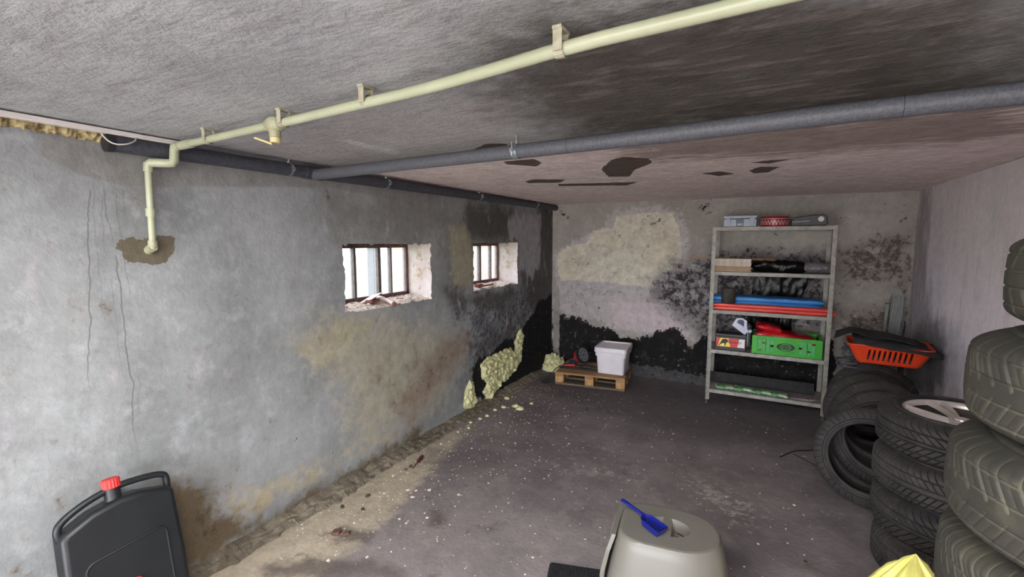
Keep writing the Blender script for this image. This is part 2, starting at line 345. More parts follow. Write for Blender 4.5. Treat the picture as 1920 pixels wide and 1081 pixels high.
def plaster(name, c1, c2, c3, layers, off=0, rough=.9, bump=.35, trowel=(1, 1, 1), extra=None, speck=None, ts=9, mottle=.6, rough_attr=None):
    t = NT(name)
    A = t.noise(1.6, 8, .62, None, off); B = t.noise(9, 6, .65, None, off+2); K = t.noise(42, 4, .65, None, off+5); T = t.noise(ts, 5, .6, trowel, off+9)
    S0 = t.noise(20, 9, .74, None, off+14)
    wide = lambda x: t.math('MULTIPLY_ADD', x, 2.4, -.7)
    N = {'A': wide(A), 'B': wide(t.math('MULTIPLY_ADD', S0, .4, t.math('MULTIPLY', B, .6))), 'K': K, 'T': wide(T), 'S': wide(S0), 'M': wide(t.math('MULTIPLY_ADD', S0, .5, t.math('MULTIPLY', t.noise(5, 3, .6, None, off+23), .5))), 'S0': S0}
    var = t.step(t.noise(11, 9, .68, None, off+31), .34, .66)
    col = t.mix(t.step(A, .36, .64), lin(*c1), lin(*c2))
    col = t.mix(t.step(B, .48, .74, .6), col, lin(*c3))
    col = t.mix(t.step(T, .40, .72, .35), col, lin(*c2))
    for (a, c, nz, amp, w, mx, bias) in layers: col = layer(t, col, t.attr(a), c, N[nz], amp, w, mx, bias, var)
    if extra: col = extra(t, col, N)
    mo = t.mix(t.step(N['S0'], .34, .66), (.84, .84, .84, 1), (1.10, 1.10, 1.10, 1)); col = t.mix(mottle, col, mo, 'MULTIPLY')
    if speck:
        for (c, lo, mx) in speck: col = t.mix(t.step(N['S0'], lo, lo+.035, mx), col, lin(*c))
    K2 = t.step(K, .3, .7)
    hgt = t.math('ADD', t.math('MULTIPLY', T, .9), t.math('ADD', t.math('MULTIPLY', B, .8), t.math('MULTIPLY', K2, .30)))
    if rough_attr:
        ra = t.attr(rough_attr[0])
        for q in rough_attr[1:]: ra = t.math('MAXIMUM', ra, t.attr(q))
        hgt = t.math('MULTIPLY_ADD', t.math('MULTIPLY', t.step(N['S0'], .40, .62), ra), 1.3, hgt)
    t.bump(hgt, bump, .018)
    t.b.inputs['Specular IOR Level'].default_value = .25
    return t.out(col, rough)
def drips(t, col, N):
    sp = t.n('ShaderNodeSeparateXYZ'); t.l(t.coord(), sp.inputs[0]); y, z = sp.outputs[1], sp.outputs[2]
    wob = t.noise(5, 3, .6, (0, .3, 1), 3)
    for (y0, sl, zt, zb, w, mx) in ((.825, .085, 1.87, .95, .003, .65), (.934, -.10, 1.87, 1.55, .003, .6), (.925, -.02, 1.60, .68, .0032, .7), (.885, .03, 1.85, 1.5, .0022, .4),
                                    (.955, -.04, 1.86, 1.30, .0022, .45), (.895, -.03, 1.5, .9, .002, .3), (.985, -.05, 1.88, 1.66, .003, .5), (.86, .02, 1.88, 1.2, .002, .3), (.97, .02, 1.2, .7, .0016, .3)):
        c = t.math('ADD', t.math('MULTIPLY_ADD', z, sl, y0-sl*1.5), t.math('MULTIPLY_ADD', wob, .06, -.03))
        d = t.math('ABSOLUTE', t.math('SUBTRACT', y, c))
        m1 = t.math('SUBTRACT', 1.0, t.step(d, w*.4, w*1.3)); m2 = t.math('MULTIPLY', t.step(z, zb, zb+.25), t.math('SUBTRACT', 1.0, t.step(z, zt-.03, zt)))
        col = t.mix(t.math('MULTIPLY', t.math('MULTIPLY', m1, m2), mx*.85), col, lin(84, 84, 80))
    return col
m_left = plaster('left_wall_plaster', (153, 156, 157), (130, 133, 134), (170, 174, 178), [
    ('smoke_shade', (122, 122, 118), 'A', .7, .45, .85, 0), ('tan', (166, 160, 142), 'B', .9, .35, .8, 0), ('tan', (128, 116, 94), 'M', 1.3, .25, .55, I(1.3, .58)), ('beige', (162, 156, 132), 'B', .9, .2, .75, 0), ('ochre', (176, 160, 124), 'M', 1.3, .3, .65, I(1.3, .5)),
    ('mould', (90, 89, 94), 'M', 1.5, .38, .9, I(1.5, .36)), ('mould', (146, 142, 146), 'S', 1.6, .16, .6, I(1.6, .70)), ('mould', (38, 38, 43), 'S', 1.7, .20, .85, I(1.7, .60)), ('brown', (128, 106, 94), 'M', 1.1, .45, .6, 0), ('brown', (84, 62, 54), 'S', 1.5, .25, .5, I(1.5, .62)),
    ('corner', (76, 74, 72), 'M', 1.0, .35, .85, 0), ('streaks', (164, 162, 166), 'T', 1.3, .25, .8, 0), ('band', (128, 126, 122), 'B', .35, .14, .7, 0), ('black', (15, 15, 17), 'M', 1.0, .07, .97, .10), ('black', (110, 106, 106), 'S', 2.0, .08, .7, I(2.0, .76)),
    ('wet', (92, 78, 56), 'M', 1.2, .35, .92, .02), ('wet', (50, 40, 30), 'S', 1.4, .25, .6, I(1.4, .6)), ('chips', (60, 62, 66), 'S', 2.6, .05, .9, I(2.6, .74)), ('patch', (98, 90, 74), 'S', .7, .03, .95, .10)], 0, bump=.20, trowel=(1, 1, .45), rough_attr=('tan', 'mould', 'ochre', 'brown'), extra=drips, speck=[((70, 70, 70), .705, .6)])
m_back = plaster('back_wall_plaster', (172, 166, 159), (152, 147, 141), (184, 178, 172), [
    ('halo', (190, 183, 184), 'M', 1.1, .16, .85, .0), ('halo', (120, 116, 120), 'S', 1.8, .12, .6, I(1.8, .66)), ('cream', (214, 207, 189), 'M', .6, .08, .92, .05), ('cream', (176, 172, 168), 'T', 1.6, .12, .6, I(1.6, .70)), ('cream', (190, 172, 140), 'A', 1.4, .4, .25, I(1.4, .6)), ('pink', (206, 190, 194), 'M', 1.2, .2, .8, 0),
    ('mold', (122, 116, 118), 'M', 1.2, .35, .9, .0), ('mold', (42, 40, 43), 'S', 2.1, .22, .92, I(2.1, .50)), ('mold', (184, 174, 174), 'T', 2.0, .2, .6, I(2.0, .70)), ('stain', (150, 140, 132), 'M', 1.3, .35, .9, .0), ('stain', (66, 58, 54), 'S', 1.9, .35, .8, I(1.9, .46)), ('stain', (188, 180, 172), 'T', 2.0, .15, .6, I(2.0, .72)),
    ('black', (16, 15, 17), 'M', 1.25, .045, .98, .12), ('black', (58, 55, 56), 'B', 1.4, .3, .6, I(1.4, .68)), ('black', (150, 138, 132), 'S', 2.0, .05, .85, I(2.0, .80)), ('dampgrey', (96, 94, 96), 'S', 1.6, .12, .6, -.1), ('filletband', (156, 150, 146), 'S', 1.2, .2, .8, 0)], 20, bump=.36, rough_attr=('halo', 'mold', 'stain'), speck=[((60, 58, 58), .70, .6)])
m_right = plaster('right_wall_plaster', (240, 229, 234), (232, 222, 227), (243, 233, 238), [
    ('corner_dark', (150, 144, 150), 'T', .9, .5, .8, -.02), ('dark_spot', (96, 98, 98), 'M', 1.2, .4, .8, 0), ('streak', (214, 212, 221), 'M', 1.0, .5, .6, -.05)], 40, bump=.16, trowel=(1, 1, .30), mottle=.5)
m_ceil = plaster('ceiling_plaster', (180, 182, 182), (158, 159, 160), (196, 199, 201), [
    ('warm', (166, 160, 157), 'B', .5, .3, .6, 0), ('dark', (76, 71, 65), 'B', .7, .45, .94, .04), ('dark', (128, 120, 112), 'T', 1.6, .25, .5, I(1.6, .66)), ('dark', (50, 46, 42), 'M', 1.6, .3, .5, I(1.6, .6)), ('far', (236, 218, 214), 'B', .2, .03, .92, 0), ('farbrown', (128, 110, 102), 'T', .9, .4, .75, .02),
    ('wet', (72, 58, 48), 'S', .35, .05, .93, .02), ('chalk', (190, 190, 190), 'B', .5, .15, .7, 0)], 60, bump=.36, trowel=(.35, 1.6, 1), speck=[((205, 200, 192), .725, .6)], ts=14)
m_floor = plaster('floor_concrete', (134, 126, 126), (112, 105, 107), (152, 143, 142), [
    ('beige', (180, 168, 148), 'B', .9, .35, .85, .05), ('dark', (94, 88, 90), 'B', 1.0, .4, .85, .02), ('scuff', (196, 188, 182), 'S', 2.0, .35, .6, I(2.0, .52)), ('scuff', (88, 80, 82), 'S', 2.2, .15, .5, I(2.2, .74)), ('spots', (90, 80, 78), 'M', 1.2, .4, .8, 0), ('wetedge', (100, 90, 76), 'B', 1.1, .25, .85, 0)],
    80, rough=.85, bump=.22, speck=[((196, 190, 182), .70, .75)], extra=lambda t, col, N: t.mix(t.step(N['M'], .60, .95, .65), t.mix(t.step(N['A'], .55, 1.0, .5), col, lin(104, 96, 98)), lin(92, 84, 86)))
W1 = (2.13, 3.05, 1.165, 1.630); W2 = (3.68, 4.59, 1.170, 1.636)
S = STAINS
ft = dict(black=.07, mould=.28, smoke_shade=.25, tan=.25, brown=.12, wet=.09, ochre=.08, chips=.07, patch=.02, band=.03, streaks=.07, corner=.12, beige=.08,
          cream=.05, halo=.12, pink=.12, mold=.16, stain=.10, dampgrey=.04, filletband=.02, corner_dark=.12, dark_spot=.12, streak=.10, dark=.28, far=.04, farbrown=.25, chalk=.02, warm=.3, scuff=.16, spots=.06, wetedge=.05)
ys = axis(Y0-.03, D+.03, .016, (W1[0], W1[1], W2[0], W2[1])); zs = axis(-.03, H+.03, .016, (W1[2], W1[3]))
zs = np.array([z for z in zs]); k_ = int(np.argmin(abs(zs-W2[2]))); 
W2 = (W2[0], W2[1], W1[2], W1[3])
panel('wall_left', ys, zs, lambda u, v, h: np.stack([h, u, v], 1), S['L'], ft, m_left, .004, (W1, W2))
panel('wall_back', axis(-.03, W+.03, .015), axis(-.03, H+.03, .015), lambda u, v, h: np.stack([u, D-h, v], 1), S['B'], dict(ft, black=.09, wet=.03), m_back, .004, seed=3, flip=False)
panel('wall_right', axis(Y0-.03, D+.03, .035), axis(-.03, H+.03, .03), lambda u, v, h: np.stack([W-h, u, v], 1), S['R'], ft, m_right, .003, seed=5, flip=True)
panel('ceiling', axis(-.03, W+.03, .02), axis(Y0-.03, D+.03, .02), lambda u, v, h: np.stack([u, v, H-h], 1), S['C'], dict(ft, wet=.03), m_ceil, .004, seed=8, flip=True)
panel('floor', axis(-.03, W+.03, .02), axis(Y0-.03, D+.03, .02), lambda u, v, h: np.stack([u, v, h*.6], 1), S['F'], ft, m_floor, .003, seed=11)
m_near = plaster('near_wall_plaster', (160, 158, 156), (140, 138, 136), (170, 168, 166), [], 90)
b = Bld(); x0, x1, z0, z1 = DOOR
b.bb(-.03, x0, Y0-.12, Y0, 0, H+.03); b.bb(x1, W+.03, Y0-.12, Y0, 0, H+.03); b.bb(x0, x1, Y0-.12, Y0, z1, H+.03)
o = b.to('wall_near', m_near); o['kind'] = 'structure'

# ------------------------------------------------------------------ window openings
m_reveal = plaster('reveal_plaster', (198, 188, 187), (182, 170, 164), (206, 198, 197), [], 33, bump=.35, extra=lambda t, col, N: t.mix(t.step(N['B'], .52, .74, .7), col, lin(150, 122, 90)))
m_frame = mat('old_brown_window_paint', (98, 72, 68), (72, 54, 52), 30, .7, bump=.3)
m_iron = mat('dull_brown_iron', (92, 80, 80), (70, 58, 56), 40, .6)
tg = NT('wired_glass'); tg.t.nodes.remove(tg.b)
_w = tg.n('ShaderNodeTexWave', wave_type='BANDS', bands_direction='Z'); _w.inputs['Scale'].default_value = 32; tg.l(tg.coord(), _w.inputs[0])
_tr = tg.n('ShaderNodeBsdfTransparent'); _tr.inputs[0].default_value = (.92, .93, .95, 1); _di = tg.n('ShaderNodeBsdfTranslucent'); _di.inputs[0].default_value = (.20, .20, .21, 1); _mx = tg.n('ShaderNodeMixShader')
tg.l(tg.step(_w.outputs['Fac'], .2, .9, .30), tg.math('ADD', .1, .1).node.inputs[0]) if False else None
_f = tg.math('MULTIPLY_ADD', _w.outputs['Fac'], .22, .12); tg.l(_f, _mx.inputs[0]); tg.l(_tr.outputs[0], _mx.inputs[1]); tg.l(_di.outputs[0], _mx.inputs[2])
tg.l(_mx.outputs[0], tg.t.nodes['Material Output'].inputs[0]); m_glass = tg.m
def window(name, w, xf, bars, thick, seed):
    y0, y1, z0, z1 = w; root = bpy.data.objects.new(name, None); C.objects.link(root); root['kind'] = 'structure'; root.location = (xf, (y0+y1)/2, z0)
    sh = root.location
    # reveal: four faces as lumpy grids
    V = []; F = []
    def grid(fn, nu, nv):
        k = len(V)
        for i in range(nu+1):
            for j in range(nv+1): V.append(fn(i/nu, j/nv))
        for i in range(nu):
            for j in range(nv): a = k+i*(nv+1)+j; F.append((a, a+nv+1, a+nv+2, a+1))
    e = .30
    def nz(p, s, a): return float((fbm(np.array([[p[0]+seed, p[1], p[2]]]), s, 3)[0]-.5)*a)
    def wob(p, ax):
        f = min(1, abs(p[0])/.03) * min(1, abs(p[0]+e)/.03 + .2); q = list(p); q[ax] += nz(p, 18, .018)*f; return q
    grid(lambda u, v: wob((-e*u, y1, z0+(z1-z0)*v), 1), 12, 18); grid(lambda u, v: wob((-e*u, y0, z0+(z1-z0)*v), 1), 12, 18)
    grid(lambda u, v: wob((-e*u, y0+(y1-y0)*v, z1), 2), 12, 30)
    raw('reveal', V, F, m_reveal, root, True, sh)
    V.clear(); F.clear()
    def sill(u, v):
        p = (-e*u, y0+(y1-y0)*v, z0+.03*u); r = float(ridge(np.array([p])*1.0+seed, 15, 3)[0])
        return (p[0], p[1], p[2]-.002+max(0, r-.55)*.045*min(1, u*8))
    grid(sill, 40, 110)
    raw('sill', V, F, m_sill, root, False, sh)
    fz0, fz1 = z0+.025, z1-.02
    b = Bld(); b.bb(xf-.04, xf, y0-.02, y1+.005, fz0-.015, fz0+.032); b.bb(xf-.04, xf, y0-.02, y1+.005, fz1-.018, fz1+.03)
    b.bb(xf-.04, xf, y1-.028, y1+.005, fz0, fz1); b.bb(xf-.04, xf, y0-.02, y0+.02, fz0, fz1)
    b.to('window_frame', m_frame, root, bevel=.004, shift=sh)
    for y, t in bars:
        b = Bld(); b.bb(xf-.035, xf+.006, y-t/2, y+t/2, fz0, fz1); b.to('glazing_bar', m_iron, root, bevel=.003, shift=sh)
    ed = [y0+.02]+[y for y, t in bars]+[y1-.028]
    for a, c in zip(ed, ed[1:]):
        b = Bld(); b.bb(xf-.022, xf-.018, a, c, fz0+.02, fz1-.01); b.to('pane', m_glass, root, shift=sh)
m_sill = plaster('crumbling_sill', (196, 182, 172), (160, 136, 114), (206, 196, 190), [], 51, bump=.5)
window('window_1', W1, -.25, [(2.25, .02), (2.458, .022), (2.708, .030), (2.84, .016)], .02, 1)
window('window_2', W2, -.25, [(3.80, .02), (3.97, .02), (4.193, .030), (4.415, .016)], .02, 5)
# outside: lawn, pale neighbouring wall, a post
m_lawn = mat('lawn', (84, 116, 56), (70, 98, 46), 3, 1); m_pale = mat('pale_pink_render', (142, 106, 98), (132, 98, 90), 3, .9)
b = Bld(); b.bb(-14, -.42, -4, 14, .80, 1.0); o = b.to('lawn', m_lawn); o['kind'] = 'structure'
b = Bld(); b.bb(-3.1, -.42, 5.9, 6.2, 1.0, 3.4); o = b.to('annex_wall', m_pale); o['kind'] = 'structure'
t = thing('garden_post', 'dark square post standing on the lawn outside the nearer window', 'post', (-1.25, 3.64, 1.0))
Bld().bb(-.045, .045, -.045, .045, 0, 1.55).to('shaft', mat('weathered_post', (66, 60, 68), (54, 50, 56), 12, .8), t, bevel=.004)
Bld().bb(-.055, .055, -.055, .055, 0, .012).to('base_plate', m_iron, t)

# ------------------------------------------------------------------ cement fillet at foot of left wall
def fillet(name, y0, y1, m, hmax, n=420):
    V = []; F = []; prof = [(0.0, 1.0), (.35, .82), (.5, .62), (.62, .58), (.75, .30), (.9, .12), (1.0, -.03)]; k = len(prof)
    yy = np.linspace(y0, y1, n)
    for y in yy:
        a = float(fbm(np.array([[y, 1.0, 2.0]]), 2.5, 3)[0]); c = float(fbm(np.array([[y, 4.0, 2.0]]), 16, 3)[0]); en = min(1, (y-y0)/.2, (y1-y)/.5)
        w = (.06+.10*a)*(.4+.6*en); h = hmax*(.55+.7*a)*en*(.7+.6*c)
        for j, (u, v) in enumerate(prof):
            cc = float(fbm(np.array([[y, j*.7, 8.0]]), 22, 3)[0])-.5
            V.append((w*u*(1+cc*.5) if j else -.01, y, v*h+cc*.014*(j not in (0, k-1))))
    for i in range(n-1):
        for j in range(k-1): a = i*k+j; F.append((a, a+1, a+k+1, a+k))
    o = raw(name, V, F, m, None, False); o['kind'] = 'structure'; return o
m_fil = plaster('crumbling_cement', (128, 120, 106), (96, 88, 76), (146, 138, 124), [], 71, bump=.6)
fillet('trim_1', .55, 5.4, m_fil, .055)

# ------------------------------------------------------------------ yellow foam
m_foam = mat('expanding_foam', (190, 188, 140), (208, 206, 160), 30, .85, bump=.4, bscale=60)
def billow(P, s, o=3):
    P = np.asarray(P, float)*s; v = 0; a = .55
    for k in range(o): v = v + a*np.abs(2*vnoise(P + 5.7*k)-1)**.8; P = P*2.1; a *= .5
    return v
def lumps(P, s=22): 
    f = ridge(P, s, 3); return .45+.9*f
def foam_patch(name, label, poly, seed, th=.035):
    p = np.array(poly); us = np.arange(p[:, 0].min()-.03, p[:, 0].max()+.03, .006); vv = np.arange(p[:, 1].min()-.03, p[:, 1].max()+.03, .006)
    U, V = np.meshgrid(us, vv, indexing='ij'); nu, nv = U.shape; u, v = U.ravel(), V.ravel(); P3 = np.stack([u, v, np.full_like(u, seed)], 1)
    s = sdf(u, v, poly)+(fbm(P3, 22, 4)-.5)*.05
    h = np.clip(s/.035, 0, 1)**.75*th*(.30+1.5*billow(P3, 24, 3)) - .004
    ok = (s > -.004).reshape(nu, nv); keep = ok[:-1, :-1] & ok[1:, :-1] & ok[:-1, 1:] & ok[1:, 1:]
    ii, jj = np.nonzero(keep); a = ii*nv+jj; F = np.stack([a, a+nv, a+nv+1, a+1], 1)
    used = np.unique(F); mp = np.zeros(nu*nv, int); mp[used] = np.arange(len(used))
    X = np.stack([h, u, v], 1)[used]; c = X.mean(0); c[0] = 0
    o = raw(name, X-c, mp[F], m_foam, None, True); o.location = c; return tag(o, label, 'foam')
foam_patch('foam_patch', 'small yellow foam tongue low on the left wall, nearest the camera', FP[0], 2)
foam_patch('foam_patch', 'largest yellow expanding foam patch on the blackened left wall', FP[1], 4, .045)
foam_patch('foam_patch', 'tall narrow strip of yellow foam climbing the black left wall', FP[2], 6, .03)
def blob(name, loc, r, seed, m, sc=1.6, sub=24, lump=8, parent=None, floor=True):
    V = []; F = []; n = sub
    for i in range(n+1):
        th = PI*i/n
        for j in range(2*n): ph = PI*j/n; V.append((math.sin(th)*math.cos(ph), math.sin(th)*math.sin(ph), math.cos(th)))
    for i in range(n):
        for j in range(2*n): k = (j+1) % (2*n); F.append((i*2*n+j, (i+1)*2*n+j, (i+1)*2*n+k, i*2*n+k))
    P = np.array(V); f = fbm(P+seed*2.3, sc, 2); f2 = billow(P+seed, lump*.4, 3)
    P = P*(.55+.45*f+.42*f2)[:, None]*np.array(r)
    if floor: P[:, 2] = np.maximum(P[:, 2], 0)
    o = raw(name, P, F, m, parent, True); o.location = loc; return o
o = blob('foam_mound', (.10, 5.40, 0), (.19, .17, .19), 3, m_foam, 1.5, 56, 12)
o.data.vertices.foreach_set('co', np.stack([np.maximum(-.098, (c := np.array([v.co[:] for v in o.data.vertices]))[:, 0]), np.minimum(.155, c[:, 1]), c[:, 2]], 1).ravel())
tag(o, 'lumpy mound of yellow foam filling the far left floor corner', 'foam')
# cracked foam line at top of left wall
V = []; F = []; n = 120; m_ = 7
for i in range(n):
    y = .50+.47*i/(n-1); e = min(1, (i)/10, (n-1-i)/14)
    for j in range(m_):
        a = PI/2*j/(m_-1); r = .034*e*(.4+1.3*float(ridge(np.array([[y, j*.05, 1.]]), 30, 3)[0]))
        V.append((r*math.sin(a)-.004, y, 2.100-.004-r*math.cos(a)*1.0+.0))
for i in range(n-1):
    for j in range(m_-1): a = i*m_+j; F.append((a, a+1, a+m_+1, a+m_))
c0 = (0, .73, 2.06)
o = raw('foam_seam', V, F, mat('aged_foam', (196, 182, 132), (120, 100, 70), 26, .9, bump=.5), None, True, c0); o.location = c0
tag(o, 'crumbling yellowish foam seam under the ceiling at left, by the pipe end', 'foam')

# ------------------------------------------------------------------ pipes
m_cream = mat('cream_pipe_paint', (178, 182, 154), (166, 170, 142), 6, .35, bump=.05)
m_creamold = mat('aged_cream_plastic', (170, 170, 142), (154, 152, 122), 20, .5)
WP = [(.10, 1.128, 2.062), (.211, 1.125, 2.062), (.576, 1.10, 2.06), (.868, 1.084, 2.06), (1.132, 1.062, 2.058), (1.35, 1.040, 2.056), (1.56, 1.027, 2.056), (1.783, 1.002, 2.058), (2.035, .966, 2.062), (2.30, .952, 2.062), (2.6, .935, 2.062), (3.66, .90, 2.062)]
t = thing('water_pipe', 'cream plastic water pipe with valve running under the ceiling and down the left wall', 'pipe', (.035, 1.05, 1.60)); sh = t.location
Bld().tube(WP, .0150, 16, 1).to('ceiling_run', m_cream, t, True, shift=sh)
Bld().tube([(.035, 1.052, 1.985), (.035, 1.049, 1.80), (.037, 1.046, 1.628), (.030, 1.046, 1.612), (-.01, 1.046, 1.606)], .0135, 14).to('wall_drop', m_cream, t, True, shift=sh)
b = Bld(); b.tube([(.155, 1.127, 2.062), (.125, 1.127, 2.062), (.115, 1.125, 2.055), (.112, 1.124, 2.04), (.112, 1.12, 1.998), (.108, 1.115, 1.990), (.095, 1.10, 1.988), (.045, 1.058, 1.988), (.037, 1.053, 1.982), (.035, 1.052, 1.95)], .0185, 14)
b.to('elbow', m_cream, t, True, shift=sh)
b = Bld(); b.cyl((.165, 1.126, 2.062), (.25, 1.123, 2.062), .0190, n=16); b.to('collar', m_cream, t, True, shift=sh)
b = Bld(); b.cyl((.035, 1.0485, 1.79), (.035, 1.048, 1.755), .0185, n=16); b.to('collar', m_cream, t, True, shift=sh)
b = Bld(); b.cyl((.037, 1.046, 1.65), (.037, 1.046, 1.622), .018, n=16); b.cyl((.037, 1.046, 1.622), (-.004, 1.046, 1.606), .019, n=16); b.to('elbow', m_creamold, t, True, shift=sh)
vx, vy, vz = .868, 1.084, 2.060
M = Matrix.Rotation(PI/2, 3, 'Y')
b = Bld(); b.lathe([(.0, -.036), (.021, -.036), (.022, -.024), (.027, -.018), (.030, 0), (.027, .018), (.022, .024), (.021, .036), (0, .036)], 20, (vx, vy, vz), M)
b.cyl((vx, vy, vz-.015), (vx, vy, vz-.045), .021, .019, 18); vb = b.to('valve', m_creamold, t, 50, shift=sh)
b = Bld(); b.cyl((vx, vy, vz-.045), (vx, vy, vz-.064), .0185, .017, 18); b.box((vx-.034, vy-.020, vz-.058), (.066, .020, .007), (0, .35, .5)); b.to('valve_handle', mat('yellowed_cream_plastic', (196, 182, 132), None, rough=.5), vb, 40, .002, shift=sh)
for (x, y, k) in ((.40, 1.113, 0), (.925, 1.080, 1), (1.36, 1.040, 1), (2.01, .970, 2)):
    b = Bld(); b.box((x, y-.019, 2.079), (.022, .004, .052), (0, 0, -.05)); b.box((x, y+.001, 2.100), (.022, .05, .008)); b.box((x, y+.018, 2.079), (.022, .004, .045)); b.cyl((x-.011, y, 2.060), (x+.011, y, 2.060), .0175, n=14, caps=False)
    b.to('pipe_clip', mat('grey_beige_clip', (176, 172, 150), (150, 144, 122), 40, .7), t, False, .0015, shift=sh)
t = NT('grey_foam_insulation'); c_ = t.mix(t.step(t.noise(120, 3), .35, .65), lin(92, 93, 99), lin(76, 78, 84)); t.bump(t.noise(160, 3), .5, .002); m_ins = t.out(c_, .55)
m_insd = mat('dark_foam_insulation', (70, 72, 80), (54, 56, 64), 60, .6, bump=.4, bscale=120)
m_slit = mat('insulation_slit', (22, 22, 24), None, rough=.9)
m_zinc = mat('zinc_clamp', (190, 196, 202), (140, 148, 156), 60, .35, .85)
t = thing('insulated_ceiling_pipe', 'grey foam-insulated pipe crossing the ceiling from left wall to right', 'pipe', (1.45, 1.81, 2.03)); sh = t.location
GP = [(.06, 1.89, 2.036), (.116, 1.883, 2.035), (.584, 1.852, 2.034), (1.0, 1.835, 2.034), (1.44, 1.818, 2.034), (1.99, 1.795, 2.034), (2.44, 1.765, 2.034), (2.80, 1.748, 2.034), (3.15, 1.745, 2.034), (3.66, 1.74, 2.034)]
Bld().tube(GP, .0305, 24, 1).to('insulation_sleeve', m_ins, t, True, shift=sh)
Bld().tube([(x, y+.0212, z-.0222) for x, y, z in GP], .0021, 6, 1).to('sleeve_slit', m_slit, t, True, shift=sh)
b = Bld()
for x in (1.70, 2.75):
    i = min(range(len(GP)-1), key=lambda i: 0 if GP[i][0] <= x <= GP[i+1][0] else 9); a, c_ = Vector(GP[i]), Vector(GP[i+1]); p = a.lerp(c_, (x-a.x)/(c_.x-a.x)); d = (c_-a).normalized()
    b = Bld(); b.cyl(p-d*.0007, p+d*.0007, .0309, n=24, caps=False); b.to('sleeve_joint', m_slit, t, True, shift=sh)

def clamp(p, d, r, parent, sh, big=1.0):
    p = Vector(p); d = Vector(d).normalized(); b = Bld()
    b.cyl(p-d*.010*big, p+d*.010*big, r+.0022, n=24, caps=False); b.cyl(p-d*.010*big, p+d*.010*big, r+.0004, n=24, caps=False)
    x, y, _ = basis(d); s = d.cross(Vector((0, 0, 1))).normalized()
    for q in (1, -1):
        b.box(p+s*q*(r+.007), (.016, .016, .016), (0, 0, math.atan2(d.y, d.x))); c = p+s*q*(r+.009)
        b.cyl(c-Vector((0, 0, .018*big)), c+Vector((0, 0, .026*big)), .0032, n=8)
    b.cyl(p+Vector((0, 0, r)), p+Vector((0, 0, .104-(p.z-2.0)-.0)), .0045, n=10); b.cyl(p+Vector((0, 0, r)), p+Vector((0, 0, r+.010)), .010, n=6)
    b.to('pipe_clamp', m_zinc, parent, 30, shift=sh)
clamp((1.452, 1.8175, 2.034), (1, -.04, 0), .0305, t, sh, 1.3)
t = thing('insulated_wall_pipe', 'dark grey insulated pipe running along the top edge of the left wall', 'pipe', (.05, 3.0, 2.06)); sh = t.location
LP = [(.048, .905, 2.047), (.048, 1.3, 2.047), (.046, 1.8, 2.048), (.044, 2.5, 2.052), (.044, 3.7, 2.060), (.044, 5.57, 2.064)]
Bld().tube(LP, .034, 20, 1).to('insulation_sleeve', m_insd, t, True, shift=sh)
Bld().cyl((.048, .902, 2.047), (.048, .925, 2.047), .0375, n=20).to('end_wrap', mat('black_tape', (34, 34, 38), None, rough=.45), t, 40, shift=sh)
Bld().tube([(.046, 1.83, 2.048), (.046, 1.95, 2.048)], .0395, 20).to('tee_sleeve', m_insd, t, 40, shift=sh)
for y in (1.735, 2.50, 3.72, 4.95):
    x = .045; z = 2.048+(y-1.7)*.005; clamp((x, y, z), (0, 1, 0), .034, t, sh, .8)
t = thing('cable_duct', 'white plastic cable duct on the ceiling edge at upper left', 'cable duct', (.075, .7, 2.08)); sh = t.location
b = Bld(); P0, P1 = Vector((.105, -.3, 2.090)), Vector((.056, 1.171, 2.090)); d = P1-P0; an = math.atan2(-d.x, d.y)
b.box((P0+P1)/2, (.034, d.length, .014), (0, 0, an)); b.to('duct_base', mat('white_duct', (222, 217, 212), (212, 206, 202), 4, .4), t, bevel=.002, shift=sh)
b = Bld(); b.box((P0+P1)/2+Vector((0, 0, -.0095)), (.030, d.length-.002, .005), (0, 0, an)); b.to('duct_cover', mat('white_duct_cover', (226, 221, 216), None, rough=.35), t, bevel=.0015, shift=sh)
o = Bld().tube([(.075, 1.0, 2.078), (.10, .985, 2.06), (.11, .95, 2.04), (.10, .915, 2.035), (.085, .895, 2.05), (.07, .885, 2.075)], .0030, 8, 3).to('cable_loop', mat('pale_cable', (196, 192, 186), None, rough=.5), None, True)
tag(o, 'thin pale cable looping out below the white duct near the pipe end', 'cable')

